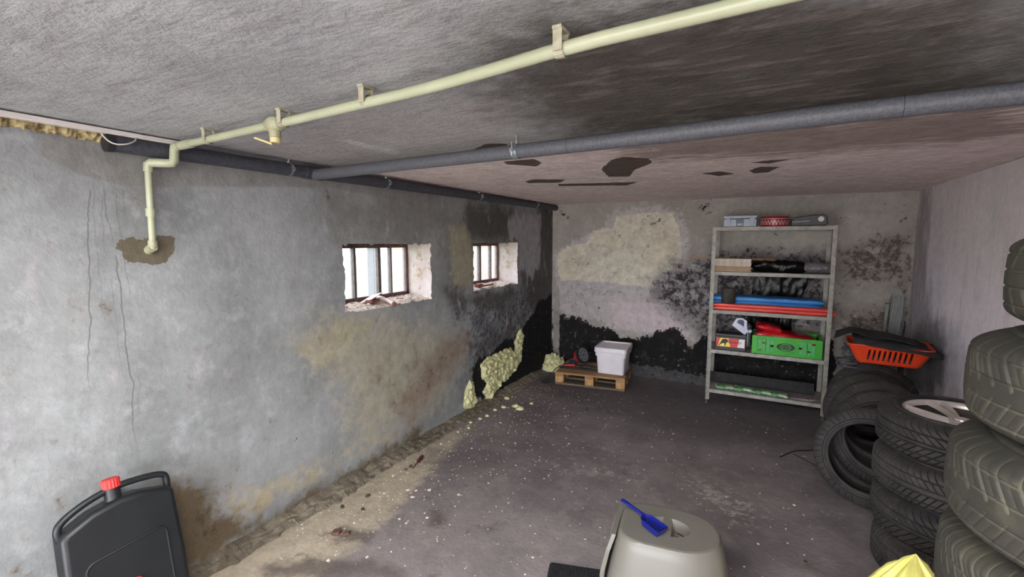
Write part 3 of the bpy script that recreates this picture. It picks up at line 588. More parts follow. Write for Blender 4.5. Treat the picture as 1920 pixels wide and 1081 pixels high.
# ------------------------------------------------------------------ metal shelf
m_sh = mat('grey_enamel_steel', (152, 148, 140), (130, 126, 119), 14, .55, .25, bump=.08)
m_shw = mat('pale_grey_shelf_steel', (176, 172, 167), (146, 142, 137), 18, .6, .2, bump=.08)  # lighter grey, used on the two lowest boards
m_bolt = mat('bright_bolt', (176, 176, 172), (130, 128, 122), 80, .35, .8)
SX0, SX1, SY0, SY1 = 1.967, 2.990, 4.965, 5.385
rack = thing('shelving_unit', 'grey steel shelving unit with six shelves standing before the back wall', 'shelf', ((SX0+SX1)/2, (SY0+SY1)/2, 0)); sh = rack.location
LV = [1.780, 1.345, .962, .560, .150]
for sx, x in ((1, SX0), (-1, SX1)):
    for sy, y in ((1, SY0), (-1, SY1)):
        b = Bld(); b.box((x+sx*.001, y+sy*.019, .91), (.002, .038, 1.74)); b.box((x+sx*.019, y+sy*.001, .91), (.038, .002, 1.74))
        p = b.to('post', m_sh, rack, shift=sh)
        q = Bld()
        for k in range(33):
            z = .12+k*.05; q.cyl((x+sx*.010, y-sy*.0002, z-.009), (x+sx*.010, y-sy*.0004, z-.009), .0035, n=6); q.box((x-sx*.0003, y+sy*.02, z), (.0006, .007, .016))
        o = q.to('slots', mat('slot_shadow_steel', (40, 38, 36), None, rough=.9) if not bpy.data.materials.get('slot_shadow_steel') else bpy.data.materials['slot_shadow_steel'], p, shift=sh); o['kind'] = 'stuff'
        b = Bld(); b.cyl((x+sx*.014, y+sy*.014, 0), (x+sx*.014, y+sy*.014, .008), .015, n=14); b.cyl((x+sx*.014, y+sy*.014, .008), (x+sx*.014, y+sy*.014, .06), .006, n=10); b.cyl((x+sx*.014, y+sy*.014, .030), (x+sx*.014, y+sy*.014, .042), .011, n=6)
        b.to('foot', m_bolt, rack, 30, shift=sh)
for i, z in enumerate(LV):
    b = Bld(); xa, xb = SX0+.003, SX1-.003; ya, yb = SY0+.004, SY1-.004
    b.bb(xa, xb, ya, yb, z-.003, z); b.bb(xa, xb, ya, ya+.003, z-.036, z); b.bb(xa, xb, yb-.003, yb, z-.036, z); b.bb(xa, xa+.002, ya, yb, z-.036, z); b.bb(xb-.002, xb, ya, yb, z-.036, z)
    b.bb(xa, xb, ya, ya+.015, z-.036, z-.034)
    b.to('shelf_board', m_sh if i < 3 else m_shw, rack, bevel=.0008, shift=sh, seg=1)
ORD = ['first', 'second', 'third', 'fourth', 'fifth', 'sixth', 'seventh', 'eighth', 'ninth', 'tenth', 'eleventh', 'twelfth', 'thirteenth']
def at_s(x, y, z): return (x, y, z+.0005)
# top shelf
t = thing('organizer_case', 'pale blue-grey plastic organizer case on the top shelf, left', 'case', at_s(2.205, 5.10, 1.78))
m_org = mat('blue_grey_plastic', (150, 160, 176), (138, 148, 164), 10, .4); m_orgd = mat('dark_blue_grey', (86, 92, 106), None, rough=.5)
Bld().bb(-.143, .143, -.09, .09, 0, .076).to('tray', m_org, t, bevel=.006)
Bld().bb(-.145, .145, -.092, .092, .079, .108).to('lid', m_org, t, bevel=.006)
for x in (-.104, .104):
    b = Bld(); b.bb(x-.022, x+.022, -.099, -.092, .022, .082); b.bb(x-.014, x+.014, -.103, -.099, .03, .05); b.to('latch', m_org, t, bevel=.002)
b = Bld(); b.prism([(-.03, .0), (.03, .0), (.036, .075), (-.036, .075)], -.098, -.0905, Matrix(((1, 0, 0), (0, 0, 1), (0, 1, 0)))); b.to('handle_recess', m_orgd, t)
Bld().bb(-.024, .024, -.102, -.096, .012, .034).to('handle', m_org, t, bevel=.002)
t = thing('cake_tin', 'round red tin with white dotted bands on the top shelf', 'tin', at_s(2.500, 5.12, 1.78))
m_red = mat('dark_red_tin', (150, 26, 40), (132, 20, 34), 8, .35); m_pk = mat('pink_print', (214, 140, 150), None, rough=.5); m_wh = mat('white_print', (226, 214, 210), None, rough=.5)
Bld().lathe([(0, 0), (.118, 0), (.120, .004), (.120, .062), (.117, .064), (0, .064)], 48).to('tin_body', m_red, t, 40)
Bld().lathe([(.1225, .060), (.1225, .088), (.119, .093), (.10, .096), (.05, .103), (0, .105)], 48).to('tin_lid', m_red, t, 40)
b = Bld()
for k in range(26):
    a = 2*PI*k/26; p = Vector((math.cos(a), math.sin(a), 0)); b.cyl(p*.119+Vector((0, 0, .024)), p*.1208+Vector((0, 0, .024)), .0095, n=10)
o = b.to('pink_dots', m_pk, t); o['kind'] = 'stuff'
b = Bld()
for k in range(26):
    a = 2*PI*(k+.5)/26; p = Vector((math.cos(a), math.sin(a), 0)); b.cyl(p*.119+Vector((0, 0, .052)), p*.1208+Vector((0, 0, .052)), .0055, n=8)
b.lathe([(.1209, .038), (.1209, .0415)], 48); b.lathe([(.1232, .070), (.1232, .0735)], 48)
o = b.to('white_dots', m_wh, t); o['kind'] = 'stuff'
t = thing('inflator_case', 'dark grey tool case with round white dial on the top shelf, right', 'case', at_s(2.768, 5.11, 1.78))
m_dk = mat('charcoal_plastic', (66, 64, 66), (52, 50, 52), 12, .5, bump=.1)
b = Bld(); b.prism([(-.14, 0), (.14, 0), (.15, .03), (.142, .09), (.12, .108), (.03, .102), (-.10, .082), (-.135, .06)], -.07, .07, Matrix(((1, 0, 0), (0, 0, 1), (0, 1, 0)))); b.to('case_body', m_dk, t, bevel=.010)
Bld().cyl((.095, -.069, .062), (.095, -.078, .062), .023, n=24).to('dial', mat('pale_dial', (190, 190, 188), None, rough=.4), t, 40)
b = Bld(); b.box((-.06, -.071, .042), (.14, .006, .010), (0, -.06, 0)); b.to('grey_strip', mat('grey_strip', (120, 118, 118), None, rough=.4), t, bevel=.002)
# second shelf: boards, batten, bag, roll
z2 = LV[1]; m_edge = mat('white_laminate_edge', (206, 196, 186), (180, 164, 146), 30, .5); m_edgeb = mat('beige_board_edge', (176, 150, 120), (150, 124, 96), 40, .6, stretch=(1, 1, 12))
zz = z2+.002
for k in range(10):
    th = .0118 if k > 3 else .0135; o = Bld().bb(-.165, .165, -.14, .14, 0, th-.0018).to('laminate_board', m_edgeb if k < 4 else m_edge, None, bevel=.0008, seg=1)
    o.location = (2.158+random.Random(k).uniform(-.006, .006), 5.14+random.Random(k+30).uniform(-.008, .008), zz); o.rotation_euler = (0, 0, random.Random(k+60).uniform(-.02, .02)); zz += th
    tag(o, ['beige edged laminate board, %s from the bottom of the stack on the second shelf' % ORD[k], 'white edged laminate board, %s from the bottom of the stack on the second shelf' % ORD[k]][k >= 4], 'board', ['beige laminate boards, lower part of the stack', 'white laminate boards, upper part of the stack'][k >= 4])
m_bat = mat('orange_pine', (190, 134, 84), (160, 106, 62), 18, .6, stretch=(.3, 6, 6))
def slat(lab, a, b_, w, h):
    a, b_ = Vector(a), Vector(b_); d = b_-a; t = Bld().box((0, 0, 0), (d.length, w, h)).to('batten', m_bat, None, bevel=.001, seg=1)
    t.location = (a+b_)/2; t.rotation_euler = (0, -math.atan2(d.z, math.hypot(d.x, d.y)), math.atan2(d.y, d.x)); return tag(t, lab, 'batten')
slat('upper orange pine batten lying on the laminate boards, right tip drooping', (1.79, 5.06, zz+.012), (2.70, 5.16, zz-.022), .03, .007)
slat('lower orange pine batten on the laminate boards, sticking out to the left', (1.76, 5.11, zz+.003), (2.52, 5.19, zz-.003), .035, .007)
m_blk = mat('black_bin_bag', (9, 9, 10), (14, 14, 16), 8, .22, bump=.3, bscale=25, bdist=.006, spec=.12)
o = crumple('black_bag', .225, .13, .050, m_blk, None, 3, 44, .024, 13); o.location = (2.560, 5.15, z2+.054); tag(o, 'crumpled black plastic bag lying beside the laminate boards', 'bag')
m_grb = mat('grey_translucent_film', (112, 108, 112), (88, 84, 88), 12, .35, bump=.5, bscale=20, bdist=.01)
t = thing('film_roll', 'roll of crinkled grey film on the second shelf at right', 'roll', at_s(2.86, 5.09, z2))
prof = []
V = []; F = []; n = 30; k_ = 22
for i in range(k_+1):
    for j in range(n):
        a = 2*PI*j/n; r = (.050+.016*float(ridge(np.array([[i*.14, math.cos(a), math.sin(a)]]), 2.0, 3)[0]))
        V.append((-.10+.20*i/k_, r*1.1*math.cos(a), .050+max(-.050, r*math.sin(a)*.9)))
for i in range(k_):
    for j in range(n): q = (j+1) % n; F.append((i*n+j, (i+1)*n+j, (i+1)*n+q, i*n+q))
F += [tuple(range(n)), tuple(reversed(range(k_*n, (k_+1)*n)))]
raw('film_wrap', V, F, m_grb, t, True); Bld().cyl((.101, 0, .045), (.106, 0, .045), .018, n=16).to('core', m_dk, t, 40)
o = crumple('film_tail', .10, .07, .018, m_grb, t, 8, 18, .010, 20, loc=(.0, .12, .02))
# third shelf: blue sheet, red sheet, pot
z3 = LV[2]
m_blue = mat('blue_tarp', (72, 146, 214), (54, 120, 192), 6, .45, bump=.4, bscale=18, bdist=.006, stretch=(.3, 1, 1))
m_reds = mat('red_tarp', (232, 84, 70), (206, 52, 46), 5, .35, bump=.4, bscale=18, bdist=.006, stretch=(.3, 1, 1))
t = thing('folded_blue_sheet', 'folded blue plastic sheet on the middle shelf behind the red one', 'tarpaulin', at_s(2.44, 5.232, z3))
crumple('lower_fold', .505, .135, .046, m_blue, t, 2, 40, .008, 9, loc=(0, -.01, .047)); crumple('upper_fold', .495, .13, .022, m_blue, t, 5, 40, .008, 9, loc=(.012, .01, .104), pw=.3)
t = thing('folded_red_sheet', 'long folded red plastic sheet along the front of the middle shelf', 'tarpaulin', at_s(2.51, 5.035, z3))
crumple('lower_fold', .52, .058, .019, m_reds, t, 12, 44, .005, 9, loc=(0, 0, .020), pw=.3); crumple('upper_fold', .51, .052, .016, m_reds, t, 15, 44, .005, 9, loc=(-.005, 0, .050), pw=.3)
m_pot = mat('sooty_brown_clay', (66, 62, 58), (48, 45, 42), 14, .85, bump=.3)
o = Bld().lathe([(0, 0), (.060, 0), (.063, .004), (.066, .135), (.068, .142), (.066, .148), (.058, .148), (.056, .02), (0, .018)], 36, caps=False).to('clay_pot', m_pot, None, 40); o.location = (2.134, 5.035, z3+.072)
tag(o, 'dark brown cylindrical pot standing on the folded red sheet', 'pot')
# fourth shelf: battery, jug, silver box, crate
z4 = LV[3]
t = thing('car_battery', 'black car battery with red, yellow and white label reading Banner', 'battery', at_s(2.175, 5.085, z4))
m_bt = mat('battery_black', (24, 24, 27), (32, 32, 36), 14, .4)
Bld().bb(-.138, .138, -.0875, .0875, 0, .138).to('battery_case', m_bt, t, bevel=.004)
b = Bld(); b.bb(-.142, .142, -.0915, .0915, .1385, .163); b.bb(-.142, -.10, -.09, .09, .163, .170); b.to('battery_lid', m_bt, t, bevel=.004)
m_lead = mat('lead', (130, 130, 132), None, rough=.5, metal=.7)
for x in (-.11, .11): Bld().cyl((x, .05, .163), (x, .05, .182), .010, n=14).to('terminal', m_lead, t, 40)
lab = Bld().bb(-.128, .128, -.0887, -.0877, .034, .122).to('sticker', mat('battery_red', (206, 38, 30), None, rough=.4), t)
XZ = Matrix(((1, 0, 0), (0, 0, 1), (0, 1, 0)))
Bld().prism([(-.112, .036), (.000, .036), (-.018, .120), (-.095, .120)], -.0892, -.0885, XZ).to('yellow_field', mat('battery_yellow', (240, 196, 60), (250, 220, 110), 12, .4), lab)
Bld().prism([(.062, .036), (.126, .036), (.126, .120), (.078, .120)], -.0892, -.0885, XZ).to('white_field', mat('battery_white', (226, 224, 230), None, rough=.4), lab)
bull = [(-.106, .042), (-.100, .060), (-.088, .078), (-.078, .100), (-.066, .112), (-.050, .114), (-.044, .120), (-.040, .112), (-.026, .108), (-.020, .096), (-.024, .082), (-.036, .076), (-.040, .062), (-.046, .044), (-.056, .044), (-.050, .066), (-.066, .068), (-.082, .064), (-.094, .050), (-.096, .042)]
Bld().prism(bull, -.0900, -.0892, XZ).to('bull_emblem', mat('emblem_black', (30, 16, 14), None, rough=.5), lab)
text_part('lettering', 'Banner', .044, mat('letter_dark', (40, 26, 16), None, rough=.5), lab, (.040, -.0896, .084), (PI/2, 0, 0), .0003, .95)
t = thing('plastic_jug', 'white plastic jug with dark handle opening lying on the car battery', 'jug', (2.225, 5.09, z4+.180), rot=(0, .50, 0))
m_jug = mat('milky_plastic', (206, 208, 226), (190, 192, 212), 6, .35)
b = Bld(); o = b.prism([(-.075, .0), (.075, -.02), (.082, .03), (.05, .062), (.02, .112), (-.03, .118), (-.078, .085)], -.045, .045, XZ).to('jug_body', m_jug, t)
cut(o, Bld().prism([(-.045, .052), (.022, .050), (.0, .094), (-.022, .100), (-.05, .082)], -.1, .1, XZ)); o.location = (0, 0, .035); mb = o.modifiers.new('bevel', 'BEVEL'); mb.width = .006; mb.segments = 2; mb.limit_method = 'ANGLE'
Bld().bb(-.040, .020, -.006, .006, .085, .130).to('jug_inset', mat('dark_blue_inset', (60, 62, 96), None, rough=.5), t)  # dark plate filling the handle opening
Bld().cyl((.082, 0, .065), (.108, 0, .070), .019, n=18).to('jug_cap', m_jug, t, 40)
m_silv = mat('silver_can', (150, 150, 156), (120, 120, 128), 10, .35, .3)
t = thing('silver_can', 'slim silver-white can standing behind the battery, beside the black bag', 'can', at_s(2.315, 5.30, z4)); Bld().lathe([(0, 0), (.035, 0), (.035, .215), (.030, .225)], 24, caps=True).to('can_body', m_silv, t, 40); Bld().cyl((0, 0, .225), (0, 0, .24), .02, n=16).to('can_cap', m_dk, t, 40)
# green crate
m_gr = mat('green_crate_plastic', (50, 172, 30), (42, 154, 26), 5, .4); m_gr2 = mat('mint_crate_lattice', (70, 182, 92), (58, 164, 80), 30, .4)
t = thing('green_crate', 'bright green plastic crate with oval black logo on the fourth shelf', 'crate', at_s(2.651, 5.165, z4))
hx, hy, hz = .288, .175, .178
b = Bld(); b.bb(-hx+.01, hx-.01, -hy+.01, hy-.01, 0, .006)
for sx in (-1, 1):
    b.box((sx*(hx-.006), 0, hz/2), (.008, 2*hy-.04, hz-.01)); b.box((sx*(hx-.012), 0, hz-.012), (.024, 2*hy-.02, .010))
b.box((0, hy-.006, hz/2), (2*hx-.04, .008, hz-.01)); b.box((0, -hy+.009, hz-.016), (2*hx-.01, .018, .032)); b.box((0, hy-.009, hz-.016), (2*hx-.01, .018, .032)); b.box((0, -hy+.006, .012), (2*hx-.01, .012, .024))
b.box((0, -hy+.0065, hz/2), (.20, .010, hz-.02))
for sx in (-1, 1): b.box((sx*(hx-.026), -hy+.005, hz/2-.001), (.052, .014, hz-.004)); b.box((sx*(hx-.0085), -hy+.034, hz/2-.002), (.013, .06, hz-.008)); b.box((sx*.168, -hy+.004, hz/2), (.008, .008, hz-.03))
o = b.to('crate_body', m_gr, t, bevel=.003)
for sx in (-1, 1):
    b = Bld(); x0_, x1_ = (.100, .236) if sx > 0 else (-.236, -.100)
    for q in range(5): x = x0_+(x1_-x0_)*q/4; b.bb(x-.003, x+.003, -hy+.002, -hy+.008, .022, hz-.03)
    for q in range(6): z = .026+(hz-.06)*q/5; b.bb(x0_, x1_, -hy+.001, -hy+.007, z-.003, z+.003)
    for q in range(4):
        for r_ in range(5):
            if (q*5+r_*3+(sx > 0)) % 7: x = x0_+(x1_-x0_)*(q+.5)/4; z = .026+(hz-.06)*(r_+.5)/5; b.cyl((x, -hy+.004, z), (x, -hy+.009, z), .0135, n=10)
    b.to('lattice', m_gr2, t)
el = lambda a, c, n=40, cx=0, cy=0: [(cx+a*math.cos(2*PI*i/n), cy+c*math.sin(2*PI*i/n)) for i in range(n)]
m_ink = mat('black_ink', (16, 26, 14), None, rough=.5)
lg = Bld().prism(el(.074, .036, cx=-.004, cy=.086), -hy-.0002, -hy+.001, XZ).to('logo', m_ink, t)
R_ = []
b = Bld()
for (a0, a1) in ((.55, PI-.55), (PI+.55, 2*PI-.55)):
    P_ = [(-.004+.048*math.cos(a0+(a1-a0)*i/16), .086+.030*math.sin(a0+(a1-a0)*i/16)) for i in range(17)]+[(-.004+.040*math.cos(a1-(a1-a0)*i/16), .086+.022*math.sin(a1-(a1-a0)*i/16)) for i in range(17)]
    b.prism(P_, -hy-.0012, -hy-.0002, XZ)
b.to('logo_ring', m_gr, lg); text_part('lettering', 'ormis', .036, m_gr, lg, (-.004, -hy-.0006, .087), (PI/2, 0, 0), .0004, 1.25)
Bld().bb(-.07, .07, -hy-.0004, -hy+.001, .042, .044).to('underline', m_ink, lg)
m_redb = mat('red_bag_film', (200, 24, 34), (164, 14, 26), 9, .25, bump=.35, bscale=20, bdist=.008)
o = crumple('red_bag', .255, .13, .052, m_redb, None, 21, 36, .013, 10); o.location = (2.645, 5.16, z4+.150); o.rotation_euler = (0, .09, 0)
tag(o, 'lower crumpled red plastic bag filling the green crate', 'bag')
o = crumple('red_bag', .11, .11, .03, m_redb, None, 25, 28, .014, 16); o.location = (2.50, 5.15, z4+.238); o.rotation_euler = (0, .18, .1)
tag(o, 'small red plastic bag bunched on top at the left of the green crate', 'bag')
for k, (x, c) in enumerate(((2.42, (120, 150, 60)), (2.47, (196, 120, 50)), (2.80, (150, 60, 40)), (2.86, (60, 40, 40)))):
    o = crumple('crate_packet', .03, .05, .055, mat('packet_%s' % 'abcd'[k], c, None, rough=.4), None, 40+k, 10, .006, 20); o.location = (x, 5.05, z4+.062)
    tag(o, ['olive green packet seen through the left lattice of the crate', 'orange packet seen through the left lattice of the crate', 'brown-red packet seen through the right lattice of the crate', 'dark packet seen through the right lattice of the crate'][k], 'packet')
# lowest shelf
z5 = LV[4]
t = thing('charcoal_board', 'long charcoal board standing on edge on the lowest shelf', 'board', at_s(2.448, 5.235, z5), rot=(-.22, 0, 0)); Bld().bb(-.470, .470, -.012, .012, .003, .112).to('board', mat('charcoal_board', (52, 50, 52), (42, 40, 42), 20, .85, bump=.2), t, bevel=.002)
m_gb = mat('green_white_film', (84, 140, 84), (176, 190, 170), 22, .4, bump=.3, bscale=30, bdist=.004, lo=.48, hi=.54)
for k, (x, y, hx_, r_) in enumerate(((2.14, 5.07, .085, .1), (2.31, 5.08, .095, -.1), (2.47, 5.06, .095, .05), (2.62, 5.05, .085, -.2))):
    o = crumple('seed_bag', hx_, .055, .014, m_gb, None, 50+k, 18, .008, 22); o.location = (x, y, z5+.016); o.rotation_euler = (0, 0, r_)
    tag(o, ['leftmost flat green and white bag on the lowest shelf', 'second flat green and white bag from the left on the lowest shelf', 'third flat green and white bag from the left on the lowest shelf', 'rightmost flat green and white bag on the lowest shelf'][k], 'bag')
m_pap = mat('faded_leaflet', (170, 160, 158), (120, 104, 104), 30, .6)
for k in range(3):
    o = Bld().box((0, 0, 0), (.20, .13, .004)).to('leaflet', m_pap, None); o.location = (2.80+.02*k, 5.08, z5+.004+.0045*k); o.rotation_euler = (0, 0, .12*k-.1)
    tag(o, ['bottom leaflet of three fanned at the right of the lowest shelf', 'middle leaflet of three fanned at the right of the lowest shelf', 'top leaflet of three fanned at the right of the lowest shelf'][k], 'leaflet')
# black sheet hanging behind the shelving
V = []; F = []; nu, nv = 36, 60
for i in range(nu+1):
    for j in range(nv+1):
        u, v = i/nu, j/nv; z = .42+.92*v; w = .40+.03*math.sin(v*9); x = 2.36+w*u-.10*(1-v)+.05*u*v
        p = np.array([[x, 0, z]]); f = float(ridge(p*np.array([1, 1, .4])+2, 7, 3)[0]); V.append((x, 5.405+.03*f+.03*(1-v), z))
for i in range(nu):
    for j in range(nv): a = i*(nv+1)+j; F.append((a, a+nv+1, a+nv+2, a+1))
o = raw('black_sheet', V, F, m_blk, None, True, (2.5, 5.45, .42)); o.location = (2.5, 5.45, .42); so = o.modifiers.new('t', 'SOLIDIFY'); so.thickness = .003
tag(o, 'creased black plastic sheet hanging between the shelving unit and back wall', 'sheet')

# ------------------------------------------------------------------ pallet and what stands on it
m_wd = mat('pallet_pine', (172, 136, 96), (140, 106, 72), 10, .8, bump=.3, stretch=(.6, 8, 8)); m_wde = mat('pallet_endgrain', (190, 148, 102), (160, 116, 76), 24, .8, bump=.3)
m_wdg = mat('greyed_pallet_board', (120, 104, 86), (96, 82, 68), 12, .85, bump=.3, stretch=(.6, 8, 8))
t = thing('wooden_pallet', 'small wooden pallet on the floor in front of the back wall', 'pallet', (.372, 4.812, 0), math.radians(7.2))
for i, y in enumerate((.0, .155, .305, .455)):
    Bld().bb(0, .79, y, y+(.12 if i in (0, 3) else .11), .122, .144).to('deck_board', m_wdg if i in (1, 2) else m_wd, t, bevel=.002, seg=1)
for x in (0, .345, .69):
    Bld().bb(x, x+.10, .0, .575, .100, .1215).to('stringer_board', m_wd, t, bevel=.002, seg=1)
    for y in (.002, .235, .475): Bld().bb(x+.001, x+.099, y, y+.098, .022, .0995).to('block', m_wde, t, bevel=.003, seg=1)
for y in (.0, .235, .475): Bld().bb(0, .79, y, y+.10, 0, .0215).to('bottom_board', m_wdg, t, bevel=.002, seg=1)
t = thing('storage_box', 'white plastic storage tub with lid on the right end of the pallet', 'box', (.953, 5.165, .1445), math.radians(4))
m_tub = mat('white_tub_plastic', (226, 220, 226), (216, 210, 218), 5, .4)
b = Bld(); L_ = [(rrect(.142, .158, .025), 0), (rrect(.148, .164, .028), .004), (rrect(.160, .178, .03), .205), (rrect(.173, .191, .03), .207), (rrect(.175, .193, .03), .250), (rrect(.168, .186, .03), .252)]
b.rings([ring3(p, z) for p, z in L_]); b.to('tub', m_tub, t, 30)
b = Bld(); L_ = [(rrect(.180, .198, .03), .252), (rrect(.184, .202, .032), .255), (rrect(.182, .200, .032), .300), (rrect(.178, .196, .03), .305), (rrect(.160, .178, .026), .305), (rrect(.156, .174, .024), .292)]
b.rings([ring3(p, z) for p, z in L_]); b.to('lid', m_tub, t, 30)
# sander
t = thing('power_sander', 'red and dark grey handheld sander tilted on the left end of the pallet', 'power tool', (.555, 5.16, .1445)); t.scale = (1.12, 1.12, 1.12)
m_tr = mat('tool_red', (176, 40, 44), (150, 30, 34), 12, .45); m_tk = mat('tool_black', (42, 44, 50), (32, 34, 38), 12, .5); m_disc = mat('grey_sanding_pad', (118, 118, 124), (96, 96, 102), 30, .7)
ax = Vector((.88, -.32, .36)).normalized(); c0 = Vector((.035, -.02, .135)); Q = ax.to_track_quat('Z', 'Y').to_matrix()
Bld().lathe([(.0, .004), (.074, .004), (.076, .0), (.076, -.010), (.0, -.010)], 40, c0, Q).to('sanding_pad', m_disc, t, 40)
Bld().lathe([(.080, .012), (.088, .010), (.090, -.01), (.086, -.028), (.070, -.034), (.06, -.04)], 40, c0, Q).to('guard_ring', m_tk, t, 40)
b = Bld()
for k in range(8):
    a = 2*PI*k/8; p = c0+Q@Vector((.045*math.cos(a), .045*math.sin(a), .004)); b.cyl(p, p+ax*.0012, .008, n=10)
b.cyl(c0+ax*.004, c0+ax*.0055, .012, n=12); b.to('pad_holes', m_tk, t)
Bld().lathe([(.079, -.030), (.078, -.060), (.062, -.085), (.0, -.092)], 32, c0, Q).to('housing', m_tr, t, 40)
b = Bld(); b.tube([c0-ax*.05, c0-ax*.10+Vector((0, 0, -.025)), c0-ax*.13+Vector((-.02, -.01, -.065))], [.040, .034, .026], 16, 1); b.to('motor_body', m_tk, t, 40)
b = Bld(); b.tube([(-.06, -.02, .015), (-.11, -.03, .012), (-.12, -.035, .05), (-.085, -.03, .085), (-.045, -.02, .075)], .012, 10, 2); b.to('loop_handle', m_tk, t, 40)
b = Bld(); b.tube([(-.05, -.04, .018), (-.12, -.07, .014), (-.175, -.085, .013)], [.016, .013, .010], 12, 1); b.to('red_grip', m_tr, t, 40)
b = Bld(); b.tube([(.02, -.06, .018), (.07, -.075, .02), (.13, -.05, .022)], [.014, .018, .014], 12, 1); b.to('side_grip', m_tk, t, 40)
m_cab = mat('black_rubber_cable', (18, 18, 20), None, rough=.45)
b = Bld(); pts = [(-.175, -.085, .012), (-.21, -.10, .008), (-.17, -.145, .005), (-.10, -.14, .005), (-.08, -.11, .005), (-.14, -.09, .006), (-.20, -.13, .005), (-.225, -.20, -.02), (-.27, -.27, -.118), (-.30, -.30, -.1235), (-.26, -.36, -.1235), (-.22, -.30, -.1215), (-.28, -.24, -.1235), (-.34, -.28, -.1225), (-.29, -.36, -.122), (-.23, -.33, -.1195), (-.26, -.27, -.118)]
b.tube(pts, .0042, 8, 3); b.to('power_cord', m_cab, t, True)

# ------------------------------------------------------------------ tyres
def tyre_mat(name, c1, c2, dirt, dust_shade=None):
    t = NT(name); col = t.mix(t.step(t.noise(6, 5), .35, .65), lin(*c1), lin(*c2)); col = t.mix(t.step(t.noise(16, 5, .6, None, 4), .50, .72, .6), col, lin(*dirt))
    if dust_shade: col = t.mix(t.math('MULTIPLY', t.step(t.attr('groove_dust_shade'), .2, .9), t.step(t.noise(7, 4, .6, None, 21), .35, .6, .7)), col, lin(*dust_shade))
    col = t.mix(t.step(t.noise(30, 3, .5, None, 9), .775, .79, .9), col, lin(200, 196, 188)); t.bump(t.noise(70, 4), .25, .002); return t.out(col, .72)
m_ty = {'old': tyre_mat('dusty_olive_rubber', (47, 45, 38), (36, 35, 30), (64, 61, 49), (76, 73, 60)), 'dark': tyre_mat('black_rubber', (52, 48, 48), (40, 38, 38), (72, 64, 60), (20, 19, 19)), 'mid': tyre_mat('grey_black_rubber', (58, 54, 54), (44, 41, 41), (82, 74, 68), (24, 22, 22))}  # dark and mid: groove shade painted near-black; old: pale dust in grooves
m_liner = mat('tyre_liner', (26, 25, 26), (34, 32, 32), 12, .8)
def tyre_meshes(R, rb, w, pat, m, N, gd=.006, gw=.17):
    sh_ = .055*R/.31; ns = 44; S_ = np.linspace(-1, 1, ns+1); th = np.arange(N)*2*PI/N; out = []
    tw = w*.5*.93
    p = {'v': (60, 1.35), 'v2': (72, 1.0), 'block': (46, .55), 'winter': (64, .9), 'old': (40, -.5)}[pat]
    sp = 6 if N < 0 else 8; N = p[0]*sp; th = np.arange(N)*2*PI/N
    TH, SS = np.meshgrid(th, S_, indexing='ij'); aS = abs(SS)
    crown = R-.008*(SS**2)-sh_*.80*np.clip((abs(SS)-.62)/.38, 0, 1)**2.2; ax_ = SS*tw
    ph = TH*p[0]/(2*PI); fr = ph-np.floor(ph+1e-6); TH = TH - p[1]*aS*2.4*2*PI/p[0]
    if pat in ('old', 'block', 'winter') and gd < .005: TH = TH + (fbm(np.stack([np.cos(TH)*R, np.sin(TH)*R, ax_], -1).reshape(-1, 3), 9, 2).reshape(TH.shape)-.5)*.05
    g = np.zeros_like(SS)
    circ = {'v': (.10, .50), 'v2': (.14, .56), 'block': (.22, .62), 'winter': (.0, .40), 'old': (.18, .55)}[pat]
    for c_ in circ: g = np.maximum(g, (abs(aS-c_) < 1.05/ns)*1.0)
    g = np.maximum(g, ((fr < 1/sp-.01) & (aS > (.12 if pat != 'old' else .2)))*(.9)); g *= (aS < .97)
    if pat in ('block', 'winter'): g = np.maximum(g, ((abs(fr-.5) < .02) & (aS > .25) & (aS < .9))*.4)
    rr = crown-g*gd
    V = np.stack([rr*np.cos(TH), rr*np.sin(TH), ax_], -1).reshape(-1, 3); k = ns+1; F = []
    for i in range(N):
        a = i*k; c_ = ((i+1) % N)*k
        for j in range(ns): F.append((a+j, c_+j, c_+j+1, a+j+1))
    me = bpy.data.meshes.new('tread'); me.from_pydata(V.tolist(), [], F); me.attributes.new('groove_dust_shade', 'FLOAT', 'POINT').data.foreach_set('value', g.reshape(-1).astype(np.float32)); me.materials.append(m); me.polygons.foreach_set('use_smooth', [True]*len(F)); me.set_sharp_from_angle(angle=math.radians(28)); out.append(('tread', me))
    rs = float(crown[0, -1]); rm = (rs+rb)/2
    for s in (1, -1):
        pr = [(rs+.0005, tw), (rs-.006, tw+.003), (rs-.012, tw+.001), (rs-.3*(rs-rm), w*.5*.985), (rm+.004, w*.5), (rm, w*.5+.0015), (rm-.004, w*.5), (rb+.035, w*.5*.96), (rb+.018, w*.5*.90), (rb+.014, w*.5*.91), (rb+.004, w*.5*.88), (rb, w*.5*.80)]
        me = lathe_mesh('sidewall', [(r, s*z) for r, z in pr], 96, m, s < 0); out.append(('sidewall', me))
    pr = [(rb, -w*.40), (rb+.006, -w*.38), (rm, -w*.46), (rs-.02, -w*.42), (R-.022, -w*.2), (R-.022, w*.2), (rs-.02, w*.42), (rm, w*.46), (rb+.006, w*.38), (rb, w*.40)]
    out.append(('inner_liner', lathe_mesh('inner_liner', pr, 96, m_liner, False)))
    return out
def lathe_mesh(name, pr, n, m, flip):
    V = [(r*math.cos(2*PI*k/n), r*math.sin(2*PI*k/n), z) for r, z in pr for k in range(n)]; F = []
    for i in range(len(pr)-1):
        for k in range(n):
            q = (k+1) % n; f = (i*n+k, (i+1)*n+k, (i+1)*n+q, i*n+q); F.append(f[::-1] if flip else f)
    me = bpy.data.meshes.new(name); me.from_pydata(V, [], F); me.materials.append(m); me.polygons.foreach_set('use_smooth', [True]*len(F)); return me
